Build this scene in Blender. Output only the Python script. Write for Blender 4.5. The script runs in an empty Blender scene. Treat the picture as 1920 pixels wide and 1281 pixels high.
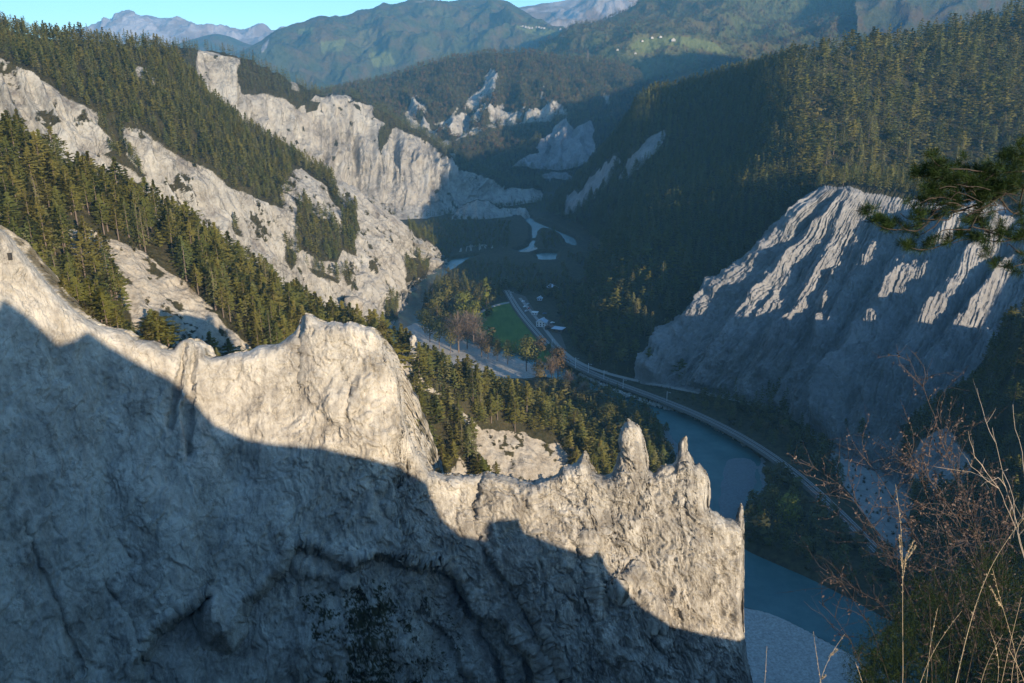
import bpy, math, random
import numpy as np
from math import radians, sin, cos, tan, pi
random.seed(5)
sc = bpy.context.scene
COL = sc.collection
# ---------------------------------------------------------------- camera, sky, sun, exposure
F = 1507.0                 # focal length in pixels of a 1920 px wide frame
H = 230.0                  # viewpoint height above the river, metres
PITCH = radians(18.0)
cam_d = bpy.data.cameras.new('camera'); cam = bpy.data.objects.new('camera', cam_d); COL.objects.link(cam)
cam.location = (0, 0, H); cam.rotation_euler = (radians(90) - PITCH, 0, 0)
cam_d.sensor_width = 36; cam_d.lens = F / 1920 * 36; cam_d.clip_start = 0.1; cam_d.clip_end = 80000
sc.camera = cam
SUN_AZ = radians(36.0)     # behind the viewer, to the right
SUN_EL = radians(12.5)
TOSUN = np.array([sin(SUN_AZ) * cos(SUN_EL), -cos(SUN_AZ) * cos(SUN_EL), sin(SUN_EL)])
world = bpy.data.worlds.new('World'); sc.world = world; world.use_nodes = True
wn = world.node_tree
sky = wn.nodes.new('ShaderNodeTexSky'); sky.sky_type = 'NISHITA'; sky.sun_disc = False
sky.sun_elevation = SUN_EL; sky.sun_rotation = pi - SUN_AZ; sky.altitude = 900; sky.air_density = 1.0; sky.dust_density = 0.3; sky.ozone_density = 3.0
bg = wn.nodes['Background']; bg.inputs[1].default_value = 0.15
tint = wn.nodes.new('ShaderNodeMix'); tint.data_type = 'RGBA'; tint.blend_type = 'MULTIPLY'; tint.inputs[0].default_value = 1.0
tint.inputs[7].default_value = (0.74, 0.935, 1.05, 1)
wn.links.new(sky.outputs[0], tint.inputs[6]); wn.links.new(tint.outputs[2], bg.inputs[0])
sun_d = bpy.data.lights.new('sun', 'SUN'); sun_d.energy = 4.25; sun_d.angle = radians(0.5); sun_d.color = (1.0, 0.82, 0.61)
sun = bpy.data.objects.new('sun', sun_d); COL.objects.link(sun)
sun.rotation_euler = (radians(90) - SUN_EL, 0, SUN_AZ)
sc.view_settings.view_transform = 'Standard'; sc.view_settings.look = 'None'; sc.view_settings.gamma = 1.0
sc.view_settings.exposure = 1.12
sc.render.engine = 'CYCLES'
sc.cycles.use_denoising = True
sc.cycles.max_bounces = 4; sc.cycles.diffuse_bounces = 2; sc.cycles.glossy_bounces = 2
sc.cycles.transmission_bounces = 2; sc.cycles.volume_bounces = 0; sc.cycles.transparent_max_bounces = 6
sc.cycles.caustics_reflective = False; sc.cycles.caustics_refractive = False

# ---------------------------------------------------------------- geometry of the view: true 3D points from bearings and distances
CP, SP = cos(PITCH), sin(PITCH)
def ray(px, py):
    px = np.asarray(px, float); py = np.asarray(py, float)
    x = (px - 960) / F; v = (640.5 - py) / F
    return x, CP + v * SP, -SP + v * CP
def W(px, py, Y):
    x, y, z = ray(px, py); t = np.asarray(Y, float) / y
    return np.stack([x * t, y * t, H + z * t], -1)
def WZ(px, py, z0):
    x, y, z = ray(px, py); t = (z0 - H) / z
    return np.stack([x * t, y * t, H + z * t], -1)
def proj(P):
    X, Y, Z = P[..., 0], P[..., 1], P[..., 2] - H
    d = Y * CP - Z * SP; u = Y * SP + Z * CP
    d = np.where(d < 0.01, 0.01, d)
    return 960 + F * X / d, 640.5 - F * u / d

# ---------------------------------------------------------------- noise
_r = np.random.RandomState(11)
PERM = _r.permutation(256); PERM = np.concatenate([PERM, PERM, PERM])
GR = _r.normal(size=(256, 3)).astype(np.float32); GR /= np.linalg.norm(GR, axis=1)[:, None]
def pn(p):
    sh = p.shape[:-1]; p = p.reshape(-1, 3)
    i = np.floor(p).astype(np.int64); f = (p - i).astype(np.float32); i &= 255
    u = f * f * f * (f * (f * 6 - 15) + 10)
    out = np.zeros(len(p), np.float32)
    for dx in (0, 1):
        wx = u[:, 0] if dx else 1 - u[:, 0]; a = PERM[i[:, 0] + dx]
        for dy in (0, 1):
            wy = u[:, 1] if dy else 1 - u[:, 1]; b = PERM[a + i[:, 1] + dy]
            for dz in (0, 1):
                wz = u[:, 2] if dz else 1 - u[:, 2]; g = GR[PERM[b + i[:, 2] + dz]]
                out += wx * wy * wz * (g[:, 0] * (f[:, 0] - dx) + g[:, 1] * (f[:, 1] - dy) + g[:, 2] * (f[:, 2] - dz))
    return (out * 1.5).reshape(sh)
def fbm(p, o=4, gain=0.5, lac=2.03):
    s = 0; a = 1.0; q = np.array(p, float)
    for k in range(o):
        s = s + a * pn(q + 17.3 * k); q = q * lac; a *= gain
    return s
def ridged(p, o=4, gain=0.5, lac=2.03):
    s = 0; a = 1.0; q = np.array(p, float)
    for k in range(o):
        s = s + a * (1 - 2.2 * np.abs(pn(q + 31.7 * k))); q = q * lac; a *= gain
    return s
def sc3(P, x, y, z, off=0.0):
    return P * np.array([x, y, z]) + off
def smooth(x, a, b):
    t = np.clip((x - a) / (b - a), 0, 1); return t * t * (3 - 2 * t)

# ---------------------------------------------------------------- polygons
def inside(poly, X, Y):
    poly = np.array(poly, float); r = np.zeros(X.shape, bool); n = len(poly)
    for k in range(n):
        x0, y0 = poly[k]; x1, y1 = poly[(k + 1) % n]
        if y0 == y1: continue
        c = ((y0 > Y) != (y1 > Y)) & (X < (x1 - x0) * (Y - y0) / (y1 - y0) + x0)
        r ^= c
    return r
def pdist(line, X, Y):
    d = np.full(X.shape, 1e9)
    for k in range(len(line) - 1):
        x0, y0 = line[k][:2]; x1, y1 = line[k + 1][:2]
        dx, dy = x1 - x0, y1 - y0; L = dx * dx + dy * dy + 1e-9
        t = np.clip(((X - x0) * dx + (Y - y0) * dy) / L, 0, 1)
        d = np.minimum(d, np.hypot(X - x0 - t * dx, Y - y0 - t * dy))
    return d
def region(polys, P, wob=0.0, freq=0.05):
    """which surface points lie in a region whose ragged outline is given by bearings"""
    px, py = proj(P)
    if wob:
        q = P * freq
        px = px + wob * fbm(q, 3); py = py + wob * fbm(q + 50, 3)
    r = np.zeros(px.shape, bool)
    for p in polys: r |= inside(p, px, py)
    return r

# ---------------------------------------------------------------- lofted landforms
def pts(line):
    """control points (px,py,Y) or (px,py,None,z) -> world"""
    out = []
    for c in line:
        out.append(W(*c) if len(c) == 3 else WZ(c[0], c[1], c[3]))
    return np.array(out)
def resample(P, nu, u=None):
    if u is None:
        d = np.r_[0, np.cumsum(np.linalg.norm(np.diff(P, axis=0), axis=1))]; u = d / d[-1]
    t = np.linspace(0, 1, nu)
    return np.stack([np.interp(t, u, P[:, k]) for k in range(3)], -1)
def gsm(A, n):
    """smooth along axis 0, ends kept"""
    if n < 1: return A
    k = np.exp(-0.5 * (np.arange(-3 * n, 3 * n + 1) / n) ** 2); k /= k.sum()
    m = 3 * n
    pad = np.concatenate([2 * A[:1] - A[m:0:-1], A, 2 * A[-1:] - A[-2:-m - 2:-1]], 0)
    return np.stack([np.convolve(pad[:, j], k, 'valid') for j in range(A.shape[1])], -1)
def loft(lines, nu, rows, sm=0):
    """lines: list of (nu,3) arrays or matched control lists; rows[k] = rows between line k and k+1"""
    L = [gsm(l, sm) if sm else l for l in lines]
    out = []; V = []
    n = len(L)
    for k in range(n - 1):
        p0 = L[max(k - 1, 0)]; p1 = L[k]; p2 = L[k + 1]; p3 = L[min(k + 2, n - 1)]
        m = rows[k]
        for j in range(m + (k == n - 2)):
            t = j / m
            cr = 0.5 * (2 * p1 + (p2 - p0) * t + (2 * p0 - 5 * p1 + 4 * p2 - p3) * t * t + (3 * p1 - p0 - 3 * p2 + p3) * t ** 3)
            li = p1 * (1 - t) + p2 * t
            out.append(0.5 * cr + 0.5 * li); V.append(k + t)
    return np.array(out), np.array(V)
def matched(cols, nu):
    """cols: list of columns, each a list of control points -> list of lines"""
    nl = len(cols[0]); LP = [pts([c[k] for c in cols]) for k in range(nl)]
    us = []
    for P in LP:
        d = np.r_[0, np.cumsum(np.linalg.norm(np.diff(P, axis=0), axis=1))]; us.append(d / d[-1])
    u = np.mean(us, 0)
    return [resample(P, nu, u) for P in LP]
def normals(P):
    a = np.gradient(P, axis=0); b = np.gradient(P, axis=1)
    n = np.cross(b, a); n /= np.linalg.norm(n, axis=-1)[..., None] + 1e-9
    v = P - np.array([0, 0, H]); s = np.sign((n * v).sum(-1).mean())
    return -n * (s if s != 0 else 1)

def tag(o, label=None, cat=None, group=None, kind=None):
    if label: o['label'] = label
    if cat: o['category'] = cat
    if group: o['group'] = group
    if kind: o['kind'] = kind
    return o
def link(name, me, mat, parent=None):
    o = bpy.data.objects.new(name, me); COL.objects.link(o)
    if mat is not None:
        for m in (mat if isinstance(mat, (list, tuple)) else [mat]): me.materials.append(m)
    if parent is not None: o.parent = parent
    return o
def raw_mesh(name, V, Fq, smooth_=True, mi=None):
    """V (n,3), Fq (m,k) all same size"""
    me = bpy.data.meshes.new(name); V = np.ascontiguousarray(V, np.float32); Fq = np.ascontiguousarray(Fq, np.int32)
    k = Fq.shape[1]
    me.vertices.add(len(V)); me.vertices.foreach_set('co', V.ravel())
    me.loops.add(Fq.size); me.loops.foreach_set('vertex_index', Fq.ravel())
    me.polygons.add(len(Fq)); me.polygons.foreach_set('loop_start', np.arange(0, Fq.size, k, dtype=np.int32))
    me.polygons.foreach_set('use_smooth', np.full(len(Fq), smooth_))
    if mi is not None: me.polygons.foreach_set('material_index', np.asarray(mi, np.int32))
    me.update(calc_edges=True); return me
def grid_mesh(name, P, attrs=None, keep=None):
    nv, nu = P.shape[:2]; idx = np.arange(nv * nu).reshape(nv, nu)
    Fq = np.stack([idx[:-1, :-1], idx[:-1, 1:], idx[1:, 1:], idx[1:, :-1]], -1).reshape(-1, 4)
    if keep is not None: Fq = Fq[keep.reshape(-1)]
    me = raw_mesh(name, P.reshape(-1, 3), Fq)
    for k, a in (attrs or {}).items():
        at = me.attributes.new(k, 'FLOAT', 'POINT'); at.data.foreach_set('value', np.ascontiguousarray(a, np.float32).ravel())
    return me

# ---------------------------------------------------------------- materials
def mat_new(name):
    m = bpy.data.materials.new(name); m.use_nodes = True; nt = m.node_tree
    b = nt.nodes['Principled BSDF']; b.inputs['Roughness'].default_value = 0.95
    b.inputs['Specular IOR Level'].default_value = 0.15
    return m, nt, b
def N(nt, typ, **kw):
    n = nt.nodes.new('ShaderNode' + typ)
    for k, v in kw.items():
        if k in ('op',): n.operation = v
        elif hasattr(n, k): setattr(n, k, v)
        else: n.inputs[k.replace('_', ' ')].default_value = v
    return n
def noise(nt, vec, scale, detail=6, rough=0.6, dist=0.0):
    n = nt.nodes.new('ShaderNodeTexNoise'); n.inputs['Scale'].default_value = scale
    n.inputs['Detail'].default_value = detail; n.inputs['Roughness'].default_value = rough; n.inputs['Distortion'].default_value = dist
    if vec is not None: nt.links.new(vec, n.inputs['Vector'])
    return n.outputs['Fac']
def mapping(nt, vec, s, rot=(0, 0, 0)):
    n = nt.nodes.new('ShaderNodeMapping'); n.inputs['Scale'].default_value = s; n.inputs['Rotation'].default_value = rot
    nt.links.new(vec, n.inputs['Vector']); return n.outputs[0]
def ramp(nt, fac, stops):
    n = nt.nodes.new('ShaderNodeValToRGB'); e = n.color_ramp.elements
    while len(e) < len(stops): e.new(0.5)
    for i, (p, c) in enumerate(stops):
        e[i].position = p; e[i].color = (*c, 1) if len(c) == 3 else c
    nt.links.new(fac, n.inputs[0]); return n.outputs['Color']
def mix(nt, fac, a, b, typ='MIX'):
    n = nt.nodes.new('ShaderNodeMix'); n.data_type = 'RGBA'; n.blend_type = typ
    for sock, v in ((n.inputs[0], fac), (n.inputs[6], a), (n.inputs[7], b)):
        if hasattr(v, 'links') or isinstance(v, bpy.types.NodeSocket): nt.links.new(v, sock)
        else: sock.default_value = v if isinstance(v, (int, float)) else (*v, 1)
    return n.outputs[2]
def math_(nt, op, a, b=0.0, clamp=False):
    n = nt.nodes.new('ShaderNodeMath'); n.operation = op; n.use_clamp = clamp
    for s, v in ((n.inputs[0], a), (n.inputs[1], b)):
        if isinstance(v, bpy.types.NodeSocket): nt.links.new(v, s)
        else: s.default_value = v
    return n.outputs[0]
def bump(nt, bsdf, h, strength, dist):
    n = nt.nodes.new('ShaderNodeBump'); n.inputs['Strength'].default_value = strength; n.inputs['Distance'].default_value = dist
    nt.links.new(h, n.inputs['Height']); nt.links.new(n.outputs[0], bsdf.inputs['Normal'])
def attr(nt, name):
    n = nt.nodes.new('ShaderNodeAttribute'); n.attribute_name = name; return n.outputs['Fac']
def position(nt): return nt.nodes.new('ShaderNodeNewGeometry').outputs['Position']

def rock_material(name, s, lo, mid, hi, floor_lo=(0.022, 0.024, 0.010), floor_hi=(0.062, 0.052, 0.026), bd=1.0, crack=0.5, streak=1.0):
    """s: size in metres of the main blotches; attributes veg (0..1) and dirt (0..1)"""
    m, nt, b = mat_new(name); p = position(nt)
    big = noise(nt, p, 1 / s, 5, 0.6, 0.4)
    fine = noise(nt, p, 7 / s, 9, 0.68, 0.3)
    mf = nt.nodes.new('ShaderNodeMapping'); mf.inputs['Scale'].default_value = (1, 1, 0.16); mf.inputs['Rotation'].default_value = (0.15, 0.22, 0)
    nt.links.new(p, mf.inputs['Vector'])
    st = noise(nt, mf.outputs[0], 2.6 / s, 7, 0.65, 0.8)
    v = nt.nodes.new('ShaderNodeTexVoronoi'); v.feature = 'DISTANCE_TO_EDGE'; v.inputs['Scale'].default_value = 1.1 / s
    wob = nt.nodes.new('ShaderNodeVectorMath'); wob.operation = 'MULTIPLY_ADD'
    nn = nt.nodes.new('ShaderNodeTexNoise'); nn.inputs['Scale'].default_value = 1.6 / s; nn.inputs['Detail'].default_value = 5
    nt.links.new(p, nn.inputs['Vector']); nt.links.new(nn.outputs['Color'], wob.inputs[0])
    wob.inputs[1].default_value = (s * 1.2, s * 1.2, s * 0.8); nt.links.new(mf.outputs[0], wob.inputs[2])
    nt.links.new(wob.outputs[0], v.inputs['Vector'])
    ck = math_(nt, 'MULTIPLY', v.outputs['Distance'], 16.0, True)
    tot = 1.05 / (0.45 + 0.32 + 0.25 * streak)
    f = math_(nt, 'ADD', math_(nt, 'MULTIPLY', big, 0.45 * tot), math_(nt, 'MULTIPLY', fine, 0.32 * tot))
    f = math_(nt, 'ADD', f, math_(nt, 'MULTIPLY', st, 0.25 * streak * tot))
    c = ramp(nt, f, [(0.40, lo), (0.51, mid), (0.62, hi)])
    tint = noise(nt, p, 0.35 / s, 3, 0.5)
    c = mix(nt, math_(nt, 'MULTIPLY', tint, 0.5), c, (0.85, 0.95, 1.08), 'MULTIPLY')
    crk = math_(nt, 'ADD', ck, 1 - crack, True)
    c = mix(nt, 1.0, c, crk, 'MULTIPLY')
    dirt_tone = attr(nt, 'dirt_tone')
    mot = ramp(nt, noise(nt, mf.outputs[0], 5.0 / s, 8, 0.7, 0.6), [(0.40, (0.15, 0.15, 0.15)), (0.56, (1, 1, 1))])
    dm = nt.nodes.new('ShaderNodeMath'); dm.operation = 'MULTIPLY'; nt.links.new(dirt_tone, dm.inputs[0]); nt.links.new(mot, dm.inputs[1])
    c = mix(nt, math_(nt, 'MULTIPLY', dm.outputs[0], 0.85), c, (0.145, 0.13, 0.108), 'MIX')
    g1 = noise(nt, p, 0.6, 6, 0.7); g2 = noise(nt, p, 0.09, 3, 0.6)
    g = ramp(nt, math_(nt, 'ADD', math_(nt, 'MULTIPLY', g1, 0.6), math_(nt, 'MULTIPLY', g2, 0.4)), [(0.36, floor_lo), (0.62, floor_hi)])
    c = mix(nt, attr(nt, 'veg'), c, g)
    nt.links.new(c, b.inputs['Base Color'])
    hgt = math_(nt, 'ADD', math_(nt, 'MULTIPLY', fine, 1.0), math_(nt, 'MULTIPLY', math_(nt, 'ADD', st, math_(nt, 'MULTIPLY', ck, 0.25 * crack)), 0.7))
    bump(nt, b, hgt, 1.0, bd)
    return m
def plain(name, col, rough=0.8, scale=None, amt=0.25, bd=0.0, metal=0.0):
    m, nt, b = mat_new(name); b.inputs['Roughness'].default_value = rough; b.inputs['Metallic'].default_value = metal
    p = position(nt); n = noise(nt, p, scale or 3.0, 5, 0.65)
    c = ramp(nt, n, [(0.3, tuple(x * (1 - amt) for x in col)), (0.7, tuple(min(1, x * (1 + amt)) for x in col))])
    nt.links.new(c, b.inputs['Base Color'])
    if bd: bump(nt, b, n, 0.8, bd)
    return m
def leaf_material(name, a, b_, c_, dead=None):
    m, nt, b = mat_new(name); b.inputs['Roughness'].default_value = 0.7
    oi = nt.nodes.new('ShaderNodeObjectInfo')
    c = ramp(nt, oi.outputs['Random'], [(0.0, a), (0.5, b_), (1.0, c_)])
    tc = nt.nodes.new('ShaderNodeTexCoord')
    n = noise(nt, tc.outputs['Object'], 9.0, 2, 0.6)
    c = mix(nt, math_(nt, 'MULTIPLY', n, 0.6), c, (0.6, 0.6, 0.55), 'MULTIPLY')
    nt.links.new(c, b.inputs['Base Color'])
    out = nt.nodes['Material Output']
    tr = nt.nodes.new('ShaderNodeBsdfTranslucent'); nt.links.new(c, tr.inputs[0])
    ms = nt.nodes.new('ShaderNodeMixShader'); ms.inputs[0].default_value = 0.22
    nt.links.new(b.outputs[0], ms.inputs[1]); nt.links.new(tr.outputs[0], ms.inputs[2]); nt.links.new(ms.outputs[0], out.inputs['Surface'])
    return m

M_wall = rock_material('pale_rock', 8.0, (0.18, 0.158, 0.128), (0.345, 0.31, 0.252), (0.50, 0.452, 0.37), bd=0.45, crack=0.3, streak=1.7)
M_near = rock_material('near_ridge_rock', 12.0, (0.20, 0.165, 0.12), (0.34, 0.295, 0.23), (0.42, 0.375, 0.30), bd=1.2, crack=0.3)
M_mid = rock_material('cliff_rock', 26.0, (0.17, 0.15, 0.13), (0.32, 0.295, 0.25), (0.43, 0.40, 0.34), bd=3.5, crack=0.45)
M_far = rock_material('far_cliff_rock', 50.0, (0.18, 0.16, 0.135), (0.35, 0.32, 0.27), (0.46, 0.43, 0.365), bd=7.0, crack=0.4)
M_bad = rock_material('grey_gully_rock', 20.0, (0.15, 0.145, 0.135), (0.235, 0.225, 0.21), (0.32, 0.305, 0.28), bd=2.5, crack=0.1, streak=1.6)
#@@TERRAIN

# ================================================================ THE FRONT ROCK WALL
CREST = [(-90,375,150),(-60,395,152),(0,428,158),(12,436,158),(30,458,160),(60,495,162),(90,532,164),(118,562,166),(140,582,167),(160,597,168),(190,612,170),(235,620,172),(246,628,172.5),(252,637,173),(285,640,174),(298,646,174.5),(305,655,175),(325,654,176),(333,645,176.5),(340,640,177),(352,635,177.5),(366,636,178),(376,645,178.5),(381,655,178.5),(384,666,179),(395,672,179.5),(410,669,180),(425,666,180.5),(440,660,181),(455,661,181.5),(470,657,182),(485,648,182),(495,647,182.5),(520,646,183),(535,636,183.5),(550,624,184),(557,618,184),(561,606,184.3),(565,596,184.5),(572,588,185),(579,589,185),(588,595,185),(610,605,186),(625,604,186.5),(640,607,187),(655,604,187.5),(680,611,188),(700,616,189),(712,630,189),(722,650,189.5),(733,665,189.5),(742,686,189.7),(747,710,190),(750,735,190),(754,770,190),(765,808,190.3),(780,845,190.6),(795,868,191),(806,884,191),(818,888,191),(834,891,191),(850,888,191.3),(866,893,191.6),(880,893,192),(896,890,192),(912,886,192.5),(926,891,193),(945,893,193),(962,899,193.6),(978,902,194),(1000,903,194.5),(1014,900,195),(1030,898,195),(1044,889,195.5),(1052,878,195.8),(1060,871,196),(1070,875,196.3),(1078,872,196.6),(1085,862,196.8),(1091,852,197),(1096,845,197.2),(1100,856,197.4),(1105,872,197.6),(1112,884,198),(1122,891,198),(1135,892,198.4),(1147,887,198.8),(1154,874,199),(1158,860,199),(1160,846,199.2),(1160,826,199.3),(1162,810,199.5),(1167,799,199.7),(1171,793,199.8),(1175,792,200),(1177.5,784,200),(1183,789,200),(1190,794,200.2),(1199,803,200.4),(1205,820,200.6),(1210,845,200.8),(1212,865,201),(1214,881,201),(1221,887,201.3),(1228,889,201.5),(1233,884,201.6),(1238,875,201.8),(1249,872,202),(1260,872,202.3),(1266,868,202.6),(1270,857,202.8),(1272,845,203),(1272.5,832,203),(1275,825,203),(1280,822,203.2),(1284,819,203.4),(1284.5,829,203.6),(1286,840,203.8),(1289,846,204),(1294,855,204.2),(1300,868,204.5),(1304,872,204.5),(1310,869,204.7),(1316,876,205),(1322,882,205),(1327,892,205.4),(1328.5,910,205.5),(1328,930,205.5),(1325,950,205.6),(1333,957,205.8),(1341,962,206),(1352,969,206.3),(1362,974,206.6),(1377,978,207),(1381,973,207),(1383.5,958,207.2),(1387,950,207.3),(1390,944,207.4),(1392.5,949,207.5),(1394,960,207.6),(1395,985,207),(1394.5,1020,206),(1393,1060,204.5),(1393,1100,203),(1391,1140,201),(1394,1180,199.5),(1398,1210,198),(1401,1240,196.5),(1408,1270,195),(1418,1310,193),(1428,1350,191)]
RECESS = [(245,1250),(262,1200),(275,1180),(300,1165),(330,1140),(360,1122),(385,1112),(402,1113),(396,1135),(395,1165),(400,1190),(425,1196),(438,1180),(438,1150),(450,1125),(500,1085),(520,1066),(534,1045),(545,1017),(570,1010),(610,1020),(640,1046),(665,1050),(700,1036),(740,1040),(790,1045),(830,1049),(868,1080),(890,1120),(905,1148),(932,1160),(958,1166),(975,1200),(1000,1215),(1022,1255),(1040,1370),(225,1370)]
def build_wall():
    nu, nv = 1500, 330
    C = resample(np.array(CREST, float), nu)
    # jitter the crest a little so no outline is straight
    q = np.stack([C[:, 0] * 0.09, C[:, 1] * 0.09, C[:, 2] * 0], -1)
    jg = np.interp(C[:, 0], [500, 620], [.5, 1.25]); C[:, 1] += jg * (1.7 * fbm(q, 4, .65) + 1.3 * fbm(q * 6, 2)); C[:, 0] += jg * (0.9 * fbm(q + 9, 4, .65) + 1.0 * fbm(q * 6 + 4, 2))
    bx = gsm(np.maximum.accumulate(C[:, :1]), 45)[:, 0]
    bx = np.maximum.accumulate(bx); bx = -90 + (bx - bx[0]) / (bx[-1] - bx[0]) * (1428 + 90)
    cs = gsm(C, 110)
    t = np.linspace(0, 1, nv) ** 1.15
    PX = C[None, :, 0] + (bx - C[:, 0])[None] * (t[:, None] ** 0.75)
    PY = C[None, :, 1] + (1352 - C[:, 1])[None] * t[:, None]
    # base distance: top distance falls off towards the viewer with depth below the smoothed crest
    ref = np.interp(PX, [-90, 0, 200, 560, 700, 820, 1000, 1180, 1300, 1400, 1440], [400, 450, 615, 625, 660, 850, 895, 880, 890, 960, 960])
    top = np.interp(PX, [-90, 0, 560, 1000, 1280, 1377, 1440], [150, 158, 184.5, 194.5, 203, 207, 209])
    dd = np.clip(PY - ref, -200, 900)
    Y = top - 0.043 * np.maximum(dd, 0) - 0.012 * np.minimum(dd, 0)
    sil = pdist(C[::6, :2], PX, PY)
    Rr = 20.0; e = np.clip(sil / Rr, 0, 1); Y = Y + 3.0 * (1 - np.sqrt(np.clip(1 - (1 - e) ** 2, 0, 1)))
    # the big hollow under the arches, and the step beside it
    def sd(poly): return np.where(inside(poly, PX, PY), 1, -1) * pdist(poly + [poly[0]], PX, PY)
    w1 = 7 * fbm(np.stack([PX * .02, PY * .02, PX * 0], -1), 3)
    s1 = sd(RECESS) + w1
    Y += 4.6 * smooth(s1, 0, 16) - 5.5 * smooth(s1, 25, 240) - .5 * smooth(s1, -14, 0) * (1 - smooth(s1, 0, 6))
    crack = pdist([(900, 1010), (935, 1050), (960, 1100), (1000, 1150), (1030, 1200), (1065, 1300)], PX, PY)
    side = (PX - np.interp(PY, [900, 1010, 1100, 1200, 1340], [880, 900, 960, 1030, 1090]))
    Y += -2.6 * smooth(side + w1, -3, 6) * (1 - smooth(side, 60, 240)) * smooth(PY, 990, 1060)
    def groove(line, wid, dep):
        return dep * np.exp(-(pdist(line, PX + 3 * fbm(np.stack([PY * .04, PX * 0, PX * 0], -1), 2), PY) / wid) ** 2)
    for ln, wd, dp in (([(780, 1150), (820, 1190), (860, 1260), (880, 1300)], 14, 3), ([(860, 1100), (900, 1170), (935, 1250), (950, 1340)], 16, 3.5),
                       ([(347, 650), (338, 700), (325, 760), (318, 800)], 7, 2.0), ([(368, 640), (360, 690), (352, 760), (352, 850)], 7, 1.8),
                       ([(566, 600), (563, 660), (560, 720)], 5, 1.4), ([(634, 620), (633, 650), (637, 680)], 3, 1.0), ([(640, 800), (655, 720), (640, 690)], 8, .8),
                       ([(905, 895), (885, 950), (895, 1010)], 8, 1.6), ([(1003, 905), (1003, 1000)], 3, 1.0), ([(1284, 850), (1279, 880), (1272, 915), (1276, 950)], 2.5, 1.0),
                       ([(1158, 848), (1168, 846), (1180, 834)], 3, 1.2), ([(1134, 925), (1130, 960), (1138, 1000)], 3, .9), ([(700, 900), (712, 960), (760, 1000)], 9, 1.2),
                       ([(210, 990), (240, 1040), (300, 1100), (350, 1180)], 6, 1.0), ([(45, 980), (70, 1060), (110, 1140), (150, 1260)], 7, 1.1), ([(60, 860), (75, 940), (110, 1000)], 5, .8),
                       ([(190, 1090), (250, 1160), (262, 1250)], 6, 1.0), ([(1100, 1010), (1105, 1080), (1120, 1150)], 8, -1.0), ([(1165, 1100), (1195, 1072), (1215, 1130), (1225, 1170)], 14, -2.2)):
        Y += groove(ln, wd, dp)
    for ln, wd, dp in (([(400, 1150), (418, 1180)], 20, -4.5), ([(600, 600), (640, 700), (690, 800)], 60, -2.0), ([(1170, 820), (1190, 860)], 16, -.8), ([(1290, 880), (1300, 940)], 16, -1.0),
                       ([(560, 1060), (640, 1085)], 18, -3.0), ([(420, 700), (430, 850)], 50, 2.0), ([(450, 900), (400, 1000), (410, 1060)], 55, 2.5), ([(250, 900), (420, 1060)], 40, -1.5)):
        Y += groove(ln, wd, dp)
    P = W(PX, PY, Y)
    edge = smooth(sil, 1.0, 22)
    ridx = smooth(PX, 560, 1000)
    # erosion flutes running down the wall, leaning to the lower right on the right half
    q = P.copy(); q[..., 0] += 0.28 * (q[..., 2] - 150) * ridx
    wq = q + 3.0 * np.stack([fbm(q * .10, 3), fbm(q * .10 + 7, 3), fbm(q * .10 + 3, 3)], -1)
    big = 2.2 * fbm(sc3(q, .05, .05, .028), 3) + 0.6 * ridged(sc3(wq, .13, .10, .045, 4), 2) * (0.3 + 0.8 * ridx)
    n_a = fbm(sc3(wq, .16, .16, .10, 21), 4, .6); n_b = fbm(sc3(wq, .45, .30, .14, 33), 4, .6); n_c = fbm(sc3(wq, .55, .5, .20, 8), 5, .62)
    scarp = .75 * smooth(n_a, .02, .10) + .55 * smooth(n_a, -.32, -.25) + .35 * smooth(n_b, .05, .14) + .3 * smooth(n_b, -.35, -.27)
    fr = fbm(sc3(wq, .07, .07, .03, 55), 3); cr = -.8 * np.exp(-(fr / .018) ** 2) * (n_a > -.3) - .45 * np.exp(-(n_b / .03) ** 2) * (n_c > 0)
    small = .30 * (ridged(sc3(q, .85, .7, .055, 12), 3) - .6) * (.15 + .85 * ridx) + .36 * n_c + .12 * fbm(P * 2.2, 3, .6)
    Nn = normals(P)
    soft = .45 + .55 * smooth(PX, 420, 760); 
    P = P + Nn * ((big + scarp * soft) * (.02 + .98 * edge) + (cr * soft + small * (.4 + .6 * soft)) * (.25 + .75 * edge))[..., None]
    # back of the wall
    top_ = P[0]
    B1 = top_ + np.array([0.5, 1.8, -0.6]); B2 = top_ + np.array([2, 6, -6.0]); B3 = top_ + np.array([8, 24, -38.0]); B4 = top_ + np.array([14, 50, -110.0])
    B4[:, 2] = np.maximum(B4[:, 2], -3); B3[:, 2] = np.maximum(B3[:, 2], -3)
    back, _ = loft([top_, B1, B2, B3, B4], nu, [2, 6, 22, 12]); back = back[1:][::-1]
    nb = normals(back); back[:-3] += nb[:-3] * (0.8 * fbm(back[:-3] * .12, 4))[..., None]
    Pf = np.concatenate([back, P], 0)
    k = len(back)
    px, py = proj(Pf)
    veg = np.zeros(px.shape)
    n1 = fbm(Pf * .35, 4); n2 = fbm(Pf * .08 + 5, 3)
    zone = inside([(560, 1120), (640, 1110), (700, 1090), (790, 1100), (870, 1180), (880, 1340), (630, 1340), (600, 1230)], px + 12 * n1, py + 12 * n1)
    n4 = fbm(Pf * 1.3, 4, .65)
    veg = np.where(zone, smooth(.5 * n1 + 0.5 * n2 + .55 * n4, .10, .32), 0.0)
    veg = np.maximum(veg, np.where(inside([(655, 1140), (700, 1125), (735, 1200), (742, 1340), (650, 1340)], px + 14 * n1, py + 14 * n1), smooth(n4 + .5 * n1, -.45, .0), 0))
    veg[:k] = smooth(n1[:k] + n2[:k], .15, .4) * .8
    dirt_tone = np.clip(0.62 * smooth(px, 700, 1000) + .22 * smooth(px, 300, 500) + 0.75 * n2 + .45 * n1 - .02, 0, 1)
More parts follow.
